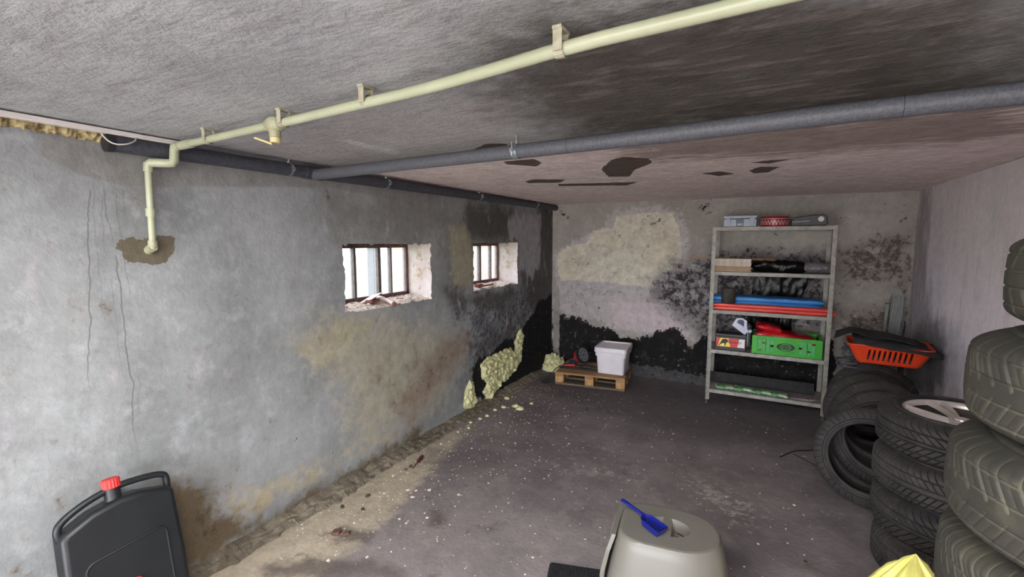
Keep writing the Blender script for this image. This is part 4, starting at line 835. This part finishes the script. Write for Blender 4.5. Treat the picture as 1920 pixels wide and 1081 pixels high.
def tyre(kit, label, loc, rot=(0, 0, 0), name='tyre', group=None):
    o = thing(name, label, 'tyre', loc, 0, group, rot)
    for n_, me in kit: link(bpy.data.objects.new(n_, me), o)
    return o
kA = [tyre_meshes(.318, .19, .206, 'old', m_ty['old'], 320, .0035, .13), tyre_meshes(.318, .20, .206, 'winter', m_ty['old'], 450, .0032, .16), tyre_meshes(.32, .20, .206, 'block', m_ty['old'], 400, .0035, .13)]
kB = [tyre_meshes(.32, .216, .207, 'v', m_ty['dark'], 300, .010, .22), tyre_meshes(.318, .216, .207, 'v2', m_ty['mid'], 360, .010, .2)]
kC = [tyre_meshes(.297, .205, .20, 'block', m_ty['mid'], 300, .010, .22), tyre_meshes(.31, .205, .205, 'winter', m_ty['mid'], 375, .009, .24)]
rnk = ['lowest', 'second lowest', 'third from the floor', 'fourth from the floor', 'fourth from the top', 'third from the top', 'second from the top']
offs = [(.0, .0), (.0, .01), (-.01, .0), (-.012, 0), (-.012, .005), (-.012, -.01), (.008, .0), (.058, .015)]
for i in range(8):
    lb = ('olive-stained tyre, %s of the tall stack nearest the camera at right' % rnk[i]) if i < 7 else 'smooth olive-stained tyre crowning the tall stack at the right edge'
    tyre(kA[(0, 2, 0, 1, 1, 2, 2, 0)[i]], lb, (3.120+offs[i][0], 1.265+offs[i][1], .105+i*.2095), (0, 0, i*.7))
offs = [(.015, -.01), (.005, .005), (-.004, .0)]
for i in range(3): tyre(kB[(1, 0, 1)[i]], 'black tyre, %s of the stack topped by the alloy wheel' % ['lowest', 'second from the floor', 'second from the top'][i], (3.285+offs[i][0], 2.87+offs[i][1], .106+i*.2105), (0, 0, i*1.1))
wh = tyre(kB[0], 'alloy wheel with tyre lying on top of the middle tyre stack', (3.285, 2.87, .106+3*.2105), (0, 0, .35), 'mounted_tyre')
m_al = mat('dull_alloy', (214, 206, 200), (196, 186, 180), 8, .32, .4); m_ald = mat('wheel_barrel', (74, 66, 62), (56, 48, 44), 12, .6, .2)
rim = Bld().lathe([(.222, .082), (.222, .090), (.214, .092), (.206, .084), (.203, .066)], 72).to('rim', m_al, wh, 40)
Bld().lathe([(.203, .066), (.196, .02), (.190, -.085)], 72).to('barrel', m_ald, rim, 40)
Bld().lathe([(0, -.06), (.12, -.06), (.19, -.075)], 48).to('brake_side_disc', m_ald, rim, 40)
for k in range(10):
    a = 2*PI*(k//2)/5+(.16 if k % 2 else -.16); V = []; n = 9
    R_ = []
    for i in range(n):
        u = i/(n-1); r = .035+.172*u; aa = a+(.22*u*u if True else 0)+(-.05 if k % 2 else .05)*(1-u); z = .058+.030*u**1.5; hw = .0065+.002*u; d = Vector((math.cos(aa), math.sin(aa), 0)); nrm = Vector((-d.y, d.x, 0))
        c_ = d*r+Vector((0, 0, z)); R_.append([c_-nrm*hw*1.5-Vector((0, 0, .016)), c_-nrm*hw*.8, c_+nrm*0+Vector((0, 0, .006)), c_+nrm*hw*.8, c_+nrm*hw*1.5-Vector((0, 0, .016))])
    Bld().rings(R_).to('spoke', m_al, rim, 35)
Bld().lathe([(.052, .02), (.052, .060), (.046, .066), (.032, .067), (.030, .073), (.0, .075)], 36).to('hub_cap', m_al, rim, 35)
# row of leaning tyres
def lean(kit, label, x, y, R, w, a, yaw): return tyre(kit, label, (x, y, R*math.cos(a)+w/2*math.sin(a)+.002), (PI/2-a, 0, yaw))
lean(kC[0], 'front tyre of the leaning row by the shelving, hole facing the camera', 3.065, 3.47, .297, .20, .20, -.26)
lean(kC[1], 'second tyre of the leaning row by the shelving', 3.185, 3.80, .31, .205, .22, -.14)
lean(kC[1], 'third tyre of the leaning row by the shelving', 3.21, 4.08, .31, .205, .24, -.10)
lean(kC[0], 'fourth tyre of the leaning row, partly under the orange tray', 3.20, 4.38, .297, .20, .26, -.05)
lean(kC[1], 'rearmost tyre of the leaning row, under the orange tray', 3.27, 4.69, .31, .205, .20, .0)

# ------------------------------------------------------------------ orange tray, mats, tubes, profiles
t = thing('orange_tray', 'orange plastic tray with slotted side lying on the leaning tyres', 'tray', (3.335, 4.66, .672), rot=(.0, .0, -.10))
m_or = mat('orange_plastic', (232, 78, 40), (222, 66, 34), 5, .4)
lv = [(.185, .135, .03, 0), (.195, .145, .04, .006), (.228, .172, .05, .07), (.262, .198, .05, .150), (.270, .206, .05, .152), (.270, .206, .05, .158), (.258, .194, .05, .158), (.222, .166, .045, .07), (.185, .135, .035, .010)]
b = Bld(); b.rings([ring3(rrect(hx_, hy_, r_), z) for hx_, hy_, r_, z in lv], caps=False); n = 24; b.F.append(tuple(reversed(range(n)))); b.F.append(tuple(range(8*n, 9*n)))
tray = b.to('tray_shell', m_or, t)
kc = Bld()
for k in range(9): kc.box((-.125+k*.032, -.17, .078), (.014, .14, .088), (0, .10, 0))
cut(tray, kc); tray.data.polygons.foreach_set('use_smooth', [False]*len(tray.data.polygons))
b = Bld(); b.box((0, 0, .03), (.30, .20, .04)); b.to('tray_liner', mat('grey_blue_liner', (96, 104, 124), (70, 76, 90), 10, .8), t, bevel=.01)
m_mat = mat('charcoal_felt', (50, 48, 50), (40, 38, 40), 30, .95, bump=.4, bscale=90)
def rug(name, label, loc, hx_, hy_, droop, seed, th=.006, rz=0.0):
    V = []; F = []; nu, nv = 40, 30
    for i in range(nu+1):
        for j in range(nv+1):
            u, v = 2*i/nu-1, 2*j/nv-1; nz_ = float(fbm(np.array([[u*hx_*1.0+seed, v*hy_, seed]]), 6, 3)[0])-.5
            V.append((u*hx_+nz_*.03, v*hy_+nz_*.03, droop(u, v)+nz_*.03))
    for i in range(nu):
        for j in range(nv): a = i*(nv+1)+j; F.append((a, a+nv+1, a+nv+2, a+1))
    o = raw(name, V, F, m_mat, None, True); o.location = loc; o.rotation_euler = (0, 0, rz); s_ = o.modifiers.new('t', 'SOLIDIFY'); s_.thickness = th; return tag(o, label, 'mat')
rug('car_mat', 'lower charcoal car mat draped over the orange tray', (3.365, 4.645, .850), .268, .225, lambda u, v: -.030*max(0, -v-.6)-.05*max(0, -v-.80)*2 -.035*max(0, u-.5)-.02*u, 2, rz=-.10)
rug('car_mat', 'upper charcoal car mat, crumpled and reaching left beyond the tray', (3.27, 4.74, .875), .275, .165, lambda u, v: .022*math.exp(-((u+.55)/.25)**2)-.05*max(0, u-.3)-.045*max(0, -u-.72)*2, 7, rz=-.13)
m_tube = mat('dark_blue_grey_tube', (74, 78, 88), (56, 60, 70), 20, .4, .3)
t = thing('folding_chair_frame', 'bundle of dark bent metal tubes between shelving unit and orange tray', 'chair frame', (3.10, 4.72, .66)); sh = t.location
for k, (dy, z_, dx) in enumerate(((0, .665, 0), (.05, .70, .02), (.1, .73, .03), (-.04, .64, .01), (.14, .755, .05))):
    x0_ = 3.0+dx; Bld().tube([(3.12, 4.50+dy, z_), (3.06+dx, 4.50+dy, z_), (x0_, 4.51+dy, z_+.004), (x0_-.012, 4.55+dy, z_+.012), (x0_, 4.59+dy, z_+.018), (3.06+dx, 4.60+dy, z_+.018), (3.13, 4.60+dy, z_+.018)] if k in (0, 3) else [(3.02+dx, 4.55+dy*1.6, z_+.02), (3.08, 4.56+dy, z_), (3.14, 4.58+dy, z_-.002)], .0085, 10, 2).to('tube', m_tube, t, True, shift=sh)
m_pf = mat('dull_aluminium_profile', (140, 140, 140), (112, 112, 114), 30, .5, .4, bump=.15, stretch=(6, 6, .4))
t = thing('metal_profile', 'grey ribbed aluminium profile leaning in the right corner of the back wall', 'profile', (3.520, 5.465, 0), rot=(-.075, .035, 0))
b = Bld(); b.bb(-.052, .052, -.008, .0, 0, 1.13); b.bb(-.052, -.046, -.03, .0, 0, 1.13); b.bb(.046, .052, -.03, 0, 0, 1.13)
for k in range(5): b.bb(-.036+k*.018-.003, -.036+k*.018+.003, -.013, -.008, 0, 1.13)
b.to('channel', m_pf, t); Bld().bb(-.045, .06, .002, .03, 0, 1.15).to('back_flange', m_pf, t)
t = thing('thin_profile', 'narrow pale profile standing behind the ribbed aluminium one', 'profile', (3.435, 5.50, 0), rot=(-.03, .045, 0)); Bld().bb(-.012, .012, -.006, .006, 0, 1.05).to('strip', mat('greenish_strip', (128, 134, 126), None, rough=.5, metal=.3), t); Bld().bb(-.016, .016, -.009, .009, 1.05, 1.06).to('end_cap', m_dk, t)
t = thing('dark_stick', 'short dark stick leaning in the right corner above the orange tray', 'stick', (3.60, 5.50, 0), rot=(-.02, .01, 0)); Bld().cyl((0, 0, 0), (0, 0, .78), .010, .008, 10).to('shaft', m_dk, t, 40); Bld().lathe([(.0, .90), (.014, .89), (.018, .84), (.012, .78), (0, .78)], 14).to('grip', m_dk, t, 40)

# ------------------------------------------------------------------ litter box
t = thing('litter_box', 'hooded beige-white cat litter box on the floor in the foreground', 'litter box', (2.118, 1.972, 0), math.radians(7.5)); lb = t
m_lb = mat('warm_white_plastic', (110, 107, 100), (104, 101, 94), 4, .38); m_lbg = mat('taupe_inside', (150, 138, 130), None, rough=.7)
def outl(ax_, ay_, n=56, xl=1.0, sq=3.0):
    P = []
    for i in range(n):
        a = 2*PI*i/n; c_, s_ = math.cos(a), math.sin(a); e = 2/2.5 if c_ > 0 else 2/6.0
        P.append((ax_*(1 if c_ > 0 else xl)*abs(c_)**e*(1 if c_ > 0 else -1), ay_*abs(s_)**(2/2.3)*(1 if s_ > 0 else -1) if c_ > 0 else ay_*(1-.10*abs(c_))*abs(s_)**(2/5.0)*(1 if s_ > 0 else -1)))
    return P
nn = 56
Lh = [(.262, .222, .135), (.262, .222, .15), (.246, .208, .22), (.232, .190, .30), (.216, .172, .375), (.208, .164, .404), (.199, .155, .4175), (.190, .146, .42)]
b = Bld(); R_ = [[Vector((x, y, z)) for x, y in outl(a, c_)] for a, c_, z in Lh]
Ri = [[Vector((x, y, z)) for x, y in outl(a-.006, c_-.006)] for a, c_, z in [Lh[0]]+Lh[2:6]]
b.rings(R_, caps=False)
k0 = len(b.V); b.rings([list(r) for r in reversed(Ri)], caps=False)
V_ = b.V; no = len(R_)
# join outer and inner skins at the bottom, close the inside under the top
last = k0+(len(Ri)-1)*nn
for j in range(nn): q = (j+1) % nn; b.F.append((j, last+j, last+q, q))
top0 = (no-1)*nn
hood = b.to('hood', m_lb, t, 40)
ko = Bld(); ko.prism([(-.095, .155), (.095, .155), (.105, .25), (.09, .33), (.055, .365), (-.055, .365), (-.09, .33), (-.105, .25)], -.32, -.12, Matrix(((0, 0, 1), (1, 0, 0), (0, 1, 0))))
# top plate with two pockets
import bmesh
def holes_plate(outer, holes, z):
    bm = bmesh.new(); E = []
    for lp in [outer]+holes:
        vv = [bm.verts.new((x, y, z)) for x, y in lp]
        for i in range(len(vv)): E.append(bm.edges.new((vv[i], vv[(i+1) % len(vv)])))
    bmesh.ops.triangle_fill(bm, edges=E, use_beauty=True, normal=(0, 0, 1)); me = bpy.data.meshes.new('top_plate'); bm.to_mesh(me); bm.free(); me.materials.append(m_lb); return me
def halfoval(s):
    P = []
    for k in range(17):
        a = -PI/2+PI*k/16; P.append((s*(.012+.078*math.cos(a)), .066*math.sin(a)))
    return P if s > 0 else P[::-1]
hl = [[(x-.004, y) for x, y in halfoval(1)], [(x-.012, y) for x, y in halfoval(-1)]]
me = holes_plate([(v.x, v.y) for v in R_[-1]], hl, .42); link(bpy.data.objects.new('top_plate', me), t)
for i, hp in enumerate(hl):
    cx = sum(p[0] for p in hp)/len(hp); sc = lambda p, k: (cx+(p[0]-cx)*k, p[1]*k)
    b = Bld(); b.rings([ring3(hp, .42), ring3([sc(p, .97) for p in hp], .417), ring3([sc(p, .74) for p in hp], .376)], caps=False); b.F.append(tuple(range(2*17, 3*17)) if True else None)
    pk = b.to('pocket', m_lb, t, 40)
    if i == 0:
        q = Bld()
        q.bb(.028, .036, -.030, .010,   .3763, .3770); q.bb(.048, .056, -.022, -.004,   .3763, .3770)
        for j in range(6): a = .2+j*.2; q.box((.022+.045*math.cos(a), .045*math.sin(a)*.8, .3766), (.006, .014, .0008), (0, 0, a))
        q.to('vent_slots', mat('slot_brown', (60, 44, 38), None, rough=.9), pk)
    pk.name = 'handle_pocket'
Lb = [(.215, .178, 0), (.222, .185, .004), (.255, .215, .125), (.272, .232, .128), (.272, .232, .140), (.255, .215, .1405)]
b = Bld(); b.rings([[Vector((x, y, z)) for x, y in outl(a, c_)] for a, c_, z in Lb]); b.to('base_tray', m_lb, t, 40)
# entrance: raised frame round a dark opening on the left side
def slope(z): return -(.262-(z-.15)*.19) if z > .15 else -.262
fr_o = [(-.15, .150), (.15, .150), (.148, .25), (.135, .34), (.118, .408), (-.118, .408), (-.135, .34), (-.148, .25)]
fr_i = [(-.115, .175), (.115, .175), (.115, .25), (.104, .33), (.085, .385), (-.085, .385), (-.104, .33), (-.115, .25)]
b = Bld(); n = len(fr_o)
pt = lambda p, o_: Vector((slope(p[1])-o_-.012*math.sin(PI*min(1, max(0, (p[1]-.15)/.26))), p[0], p[1]))
rr_ = [[pt(p, -.004) for p in fr_o], [pt(p, .014) for p in fr_o], [pt(p, .014) for p in fr_i], [pt(p, -.004) for p in fr_i]]
b.rings(rr_, caps=False); b.to('entrance_frame', m_lb, t, bevel=.002)
b = Bld(); b.add([pt(p, .003) for p in fr_i], [tuple(range(n))]); b.to('entrance_flap', m_lbg, t)
# scoop
t = thing('litter_scoop', 'blue plastic litter scoop resting in the top pocket of the litter box', 'scoop', (2.056, 1.918, .43), math.radians(-32)); t.rotation_euler = (0, .10, math.radians(-28)); t.scale = (.96, .84, .8)
m_sc = mat('royal_blue_plastic', (26, 34, 122), (20, 28, 106), 6, .28)
b = Bld(); hw = [(-.185, .012, .006), (-.165, .015, .008), (-.12, .010, .010), (-.07, .010, .012), (-.052, .016, .010)]
b.rings([[Vector((x, -w_, z_-.004)), Vector((x, -w_*.8, z_+.006)), Vector((x, w_*.8, z_+.006)), Vector((x, w_, z_-.004))] for x, w_, z_ in [(a, c_, .022+d) for a, c_, d in hw]]); b.to('handle', m_sc, t, bevel=.002)
b = Bld(); top = [(-.055, -.016), (-.038, -.036), (.035, -.040), (.058, -.038), (.058, .038), (.035, .040), (-.038, .036), (-.055, .016)]
sc_ = lambda P, k: [(x*k, y*k) for x, y in P]
b.rings([ring3(top, .034), ring3(sc_(top, .86), -.002), ring3(sc_(top, .80), .001), ring3(sc_(top, .94), .034)], caps=False); k8 = len(top); b.F.append(tuple(reversed(range(k8, 2*k8)))); b.F.append(tuple(range(2*k8, 3*k8)))
bowl = b.to('bowl', m_sc, t); b.F = []
q = Bld()
for i in range(5): q.box((-.012+i*.013, 0, .0018), (.005, .05, .0012))
q.to('sieve_slots', mat('slot_navy', (16, 20, 60), None, rough=.6), bowl)
# rubber mat under it
t = thing('rubber_mat', 'black ribbed rubber mat half under the litter box', 'mat', (1.80, 1.92, 0), math.radians(16))
m_rb = mat('black_rubber_mat', (22, 23, 27), (28, 29, 34), 30, .6)
b = Bld(); b.prism(rrect(.225, .19, .018), .0005, .006); b.to('mat_sheet', m_rb, t)
V = []; F = []
b = Bld()
for i in range(36):
    for j in range(31):
        x = -.21+i*.012; y = -.175+j*.0117+(.006 if i % 2 else 0)
        if abs(y) < .18: b.cyl((x, y, .006), (x, y, .009), .0046, .0036, n=6)
o = b.to('rubber_studs', m_rb, t); o['kind'] = 'stuff'

# ------------------------------------------------------------------ oil canister by left wall
t = thing('drain_canister', 'black flat plastic canister with red screw cap leaning on the left wall', 'canister', (.235, .800, 0), rot=(0, -.20, -.035)); cn = t
m_can = mat('matt_black_plastic', (27, 30, 33), (21, 24, 27), 10, .45, bump=.06)
YZ = Matrix(((0, 0, 1), (1, 0, 0), (0, 1, 0)))
body = [(-.165, .0), (.165, .0), (.192, .03), (.196, .30), (.190, .560), (.176, .578), (.07, .606), (.0, .610), (-.09, .592), (-.176, .552), (-.190, .530), (-.196, .30), (-.192, .03)]
o = Bld().prism(body, -.052, .052, YZ).to('body', m_can, t, 50); mb = o.modifiers.new('bevel', 'BEVEL'); mb.width = .020; mb.segments = 4; mb.limit_method = 'ANGLE'; mb.angle_limit = math.radians(50)
b = Bld(); b.tube([(0, -.178, .520), (0, -.186, .560), (0, -.170, .592), (0, -.10, .628), (0, -.02, .648), (0, .04, .652), (0, .12, .645), (0, .170, .634), (0, .186, .615), (0, .180, .545)], .0135, 14, 2); b.to('carry_handle', m_can, t, True)
b = Bld(); b.lathe([(.034, .0), (.028, .03), (.026, .075)], 24, (0, -.005, .585)); b.to('neck', m_can, t, 40)
m_cap = mat('red_screw_cap', (206, 54, 52), (190, 44, 44), 10, .5)
b = Bld(); R_ = []
for r, z in ((.029, .0), (.031, .002), (.031, .034), (.028, .038)):
    R_.append([Vector(((r-(.0022 if k % 2 else 0))*math.cos(2*PI*k/36), -.005+(r-(.0022 if k % 2 else 0))*math.sin(2*PI*k/36), .652+z)) for k in range(36)])
b.rings(R_); b.to('screw_cap', m_cap, t, 30)
# raised panel outline on its face and the small red plug
b = Bld(); P_ = rrect(.135, .165, .03, 5, 0, .255); P_ = [(y, z+(y*.10)) for y, z in P_]
b.tube([(.053, y, z) for y, z in P_+[P_[0]]], .0045, 8); b.to('panel_ridge', m_can, t, True)
o = Bld().prism([(y*.93, .255+(z-.255)*.93) for y, z in P_], .048, .0505, YZ).to('face_panel', m_can, t)
b = Bld(); b.cyl((.050, .01, .262), (.064, .01, .262), .018, n=18); b.box((.067, .01, .262), (.010, .028, .009), (.5, 0, 0)); b.to('drain_plug', m_cap, t, 40, .0015)

# ------------------------------------------------------------------ yellow bag
V = []; F = []; nr, na = 34, 96
for i in range(nr+1):
    u = i/nr
    for j in range(na):
        a = 2*PI*j/na; f = .5+.5*math.cos(a*7+3*math.sin(a*2)+.6*u); f2 = float(ridge(np.array([[math.cos(a)*2, math.sin(a)*2, u*1.2]]), 1.6, 3)[0])
        r = .235*(u**.9)*(1+.20*(f-.5)*u*(1.2-u)+.10*(f2-.45)); z = .40*(1-u)**.85*(1+.15*(f-.5)*(1-u)*u*4)+(.10*(f2-.45)*u*(1-u)) + .03*(float(fbm(np.array([[math.cos(a)*3*u, math.sin(a)*3*u, 3.]]), 2, 3)[0])-.5)*min(1, u*4)*(1-u)*2
        if u > .8: z = .40*(.2)**.85*((1-u)/.2)
        V.append((r*math.cos(a)*1.0+.04*(1-u), r*math.sin(a)*.95+.05*(1-u), max(0, z)))
for i in range(nr):
    for j in range(na): q = (j+1) % na; F.append((i*na+j, (i+1)*na+j, (i+1)*na+q, i*na+q))
tn = NT('pale_yellow_film'); tn.b.inputs['Subsurface Weight'].default_value = .0; tn.bump(tn.noise(14, 4), .3, .01)
m_yb = tn.out(tn.mix(tn.step(tn.noise(5, 3), .35, .65), lin(236, 228, 130), lin(226, 216, 112)), .4)
t = thing('yellow_bag', 'pale yellow plastic bag gathered to a peak in front of the tyre stacks', 'bag', (2.975, 2.245, 0)); raw('bag_skin', V, F, m_yb, t, True)

# ------------------------------------------------------------------ sill clutter, screwdriver, rubble
m_chunk = mat('plaster_chunk', (206, 188, 180), (180, 160, 150), 20, .9, bump=.4); m_brick = mat('brick_chunk', (140, 84, 72), (116, 68, 58), 20, .9, bump=.4)
def chip(name, loc, s, seed, m, lab=None, cat=None, group=None, flat=.35):
    rg = random.Random(seed); n = rg.randint(6, 8); P_ = []
    for k in range(n): a = 2*PI*(k+rg.uniform(-.3, .3))/n; r = s*rg.uniform(.65, 1.1); P_.append((r*math.cos(a), r*math.sin(a)*.8))
    h = s*flat*rg.uniform(.8, 1.3); b = Bld(); b.rings([ring3(P_, 0), ring3([(x*1.04, y*1.04) for x, y in P_], h*.5), [Vector((x*.8, y*.8, h*rg.uniform(.8, 1.15))) for x, y in P_]])
    o = b.to(name, m); o.location = loc; o.rotation_euler = (rg.uniform(-.05, .05), rg.uniform(-.05, .05), rg.uniform(0, 6))
    if lab: tag(o, lab, cat, group)
    return o
t = thing('curved_stick', 'pale curved wooden stick jutting from the nearer window sill', 'stick', (-.06, 2.62, 1.188))
m_pw = mat('pale_dusty_wood', (214, 196, 196), (190, 170, 168), 14, .7)
Bld().tube([(-.16, .03, .022), (-.10, .012, .020), (-.03, -.015, .014), (.05, -.045, .004), (.085, -.055, -.004)], [.015, .016, .013, .013, .017], 12, 2).to('grip', m_pw, t, True); Bld().tube([(.085, -.055, -.004), (.098, -.059, -.007)], [.0175, .016], 12).to('grip_end', m_brick, t, 40)
t = thing('cardboard_scrap', 'bent pale card propped on rubble on the nearer window sill', 'scrap', (-.17, 2.52, 1.192)); 
b = Bld(); b.box((0, .02, .030), (.11, .16, .004), (.22, -.30, .2)); b.to('card', m_pw, t); b = Bld(); b.box((.03, 0, .010), (.06, .11, .02), (0, 0, .2)); b.to('brick_support', m_brick, t, bevel=.004)
rg = random.Random(4)
for k in range(9):
    chip('plaster_chip', (-.05-rg.uniform(0, .14), 2.22+k*.09 if k != 4 else 2.80, 1.172+.02), rg.uniform(.014, .03), 60+k, m_chunk if k % 3 else m_brick, '%s crumb on the nearer window sill, %s from the left' % ('brick' if k % 3 == 0 else 'plaster', ORD[k]), 'rubble', 'crumbs on the nearer sill', .4)
for k in range(5):
    chip('plaster_chip', (-.05-rg.uniform(0, .12), 4.05+k*.10, 1.172+.018), rg.uniform(.012, .024), 80+k, m_chunk, 'plaster crumb on the farther window sill, %s from the left' % ORD[k], 'rubble', 'crumbs on the farther sill', .4)
t = thing('brick_piece', 'small brick piece at the left of the farther window sill', 'brick', (-.10, 3.93, 1.182)); Bld().bb(-.03, .03, -.035, .035, 0, .032).to('brick', m_brick, t, bevel=.004)
o = Bld().box((0, 0, .008), (.016, .20, .014)).to('wood_strip', m_brick, None, bevel=.002); o.location = (-.065, 4.06, 1.185); tag(o, 'reddish wooden strip lying along the farther window sill', 'strip')
t = thing('screwdriver', 'screwdriver with dark red handle lying on the floor near the left wall', 'screwdriver', (.233, 2.55, .012), math.atan2(.139, -.04)); 
m_sd = mat('dark_red_handle', (96, 40, 38), (80, 32, 30), 20, .4)
b = Bld(); M = Matrix.Rotation(PI/2, 3, 'Y'); b.lathe([(.0, -.0), (.008, .0), (.013, .008), (.011, .028), (.014, .05), (.013, .085), (.007, .094), (0, .095)], 18, (0, 0, .003), M); b.to('handle', m_sd, t, 40)
Bld().cyl((0, 0, .003), (-.085, 0, -.007), .0030, n=8).to('blade', mat('dark_steel', (60, 58, 58), None, rough=.4, metal=.7), t, 40)
FB = [(.077, 4.10), (.177, 3.86), (.265, 3.942), (.338, 3.897), (.372, 4.088), (.14, 3.757), (.152, 3.589), (.10, 3.384), (.12, 3.156), (.154, 3.274), (.13, 3.50), (.132, 2.90)]
for k, (x, y) in enumerate(FB):
    s = [.035, .028, .040, .045, .022, .022, .024, .018, .014, .016, .02, .013][k]
    o = blob('foam_crumb', (x+.05, y, 0), (s, s*.8, s*.7), 30+k, m_foam, 1.6, 10, 8)
    tag(o, 'crumb of yellow foam by the left wall, %s in the trail from the camera' % ORD[sorted(p[1] for p in FB).index(y)], 'foam', 'foam crumbs on the floor')
FL = [(.238, 2.053, 'd'), (.244, 1.498, 'p'), (.368, 1.691, 'b'), (.424, 1.711, 'b'), (.287, 1.41, 'p'), (.419, 2.232, 'w'), (.543, 2.3, 'w'), (.748, 2.345, 'w'), (.725, 2.047, 'w'), (.512, 1.509, 'w'), (.225, 2.482, 'd'), (.326, 1.924, 'd'), (.193, 1.884, 'd'), (2.687, 2.668, 'd'), (1.815, 4.008, 'w'), (.983, 4.166, 'd'), (.71, 3.2, 'w'), (1.1, 3.4, 'w'), (.47, 2.25, 'w'), (.50, 2.18, 'w'), (.20, 2.33, 'w'), (.22, 2.43, 'd')]
m_fl = {'w': mat('white_flake', (214, 208, 200), None, rough=.8), 'd': mat('dark_crumb', (70, 62, 56), None, rough=.9), 'b': mat('brown_crumb', (104, 72, 62), (80, 60, 52), 30, .9), 'p': mat('pale_chip', (160, 152, 140), None, rough=.9)}
gl = {'w': ('small white plaster flake on the floor', 'white plaster flakes on the floor'), 'd': ('small dark crumb on the floor', 'dark crumbs on the floor'), 'b': ('reddish-brown rubble crumb on the floor', 'brown rubble crumbs on the floor'), 'p': ('flat pale cement chip by the left wall', 'pale cement chips on the floor')}
for k, (x, y, c) in enumerate(FL): chip('floor_crumb', (x, y, .0005), {'w': .014, 'd': .018, 'b': .03, 'p': .022}[c]*random.Random(k).uniform(.8, 1.3), 100+k, m_fl[c], '%s, %s of its kind from the camera' % (gl[c][0], ORD[sorted(q[1] for q in FL if q[2] == c).index(y)]), 'rubble', gl[c][1], .2 if c in 'wp' else .5)
b = Bld(); rg = random.Random(9)
for k in range(900):
    if k < 500: x = abs(rg.gauss(0, .5))+.12; y = rg.uniform(1.5, 4.8)
    else: x = rg.uniform(.2, 2.8); y = rg.uniform(1.9, 4.9)
    if (1.5 < x < 2.45 and y < 2.3) or (x < 1.25 and x > .3 and y > 4.7): continue
    s = rg.uniform(.0015, .0045)*(1.6 if rg.random() < .08 else 1); a = rg.uniform(0, 6); b.box((x, y, .0012+s*.2), (s*2, s*1.4, s*.6), (0, 0, a))
o = b.to('floor_grit', m_fl['w']); o['kind'] = 'stuff'; tag(o, 'scattered white plaster grit over the whole floor', 'grit'); 
for i, (P_, lab) in enumerate((([(2.606, 3.938, .006), (2.66, 4.03, .009), (2.713, 4.12, .006), (2.78, 4.16, .006), (2.84, 4.20, .006)], 'short black wire arching on the floor left of the leaning tyres'), ([(2.70, 4.05, .004), (2.78, 3.97, .004), (2.87, 3.88, .004)], 'thin black wire running under the front leaning tyre'))):
    o = Bld().tube(P_, .004 if i == 0 else .0028, 8, 2).to('black_wire', m_cab, None, True); tag(o, lab, 'wire')
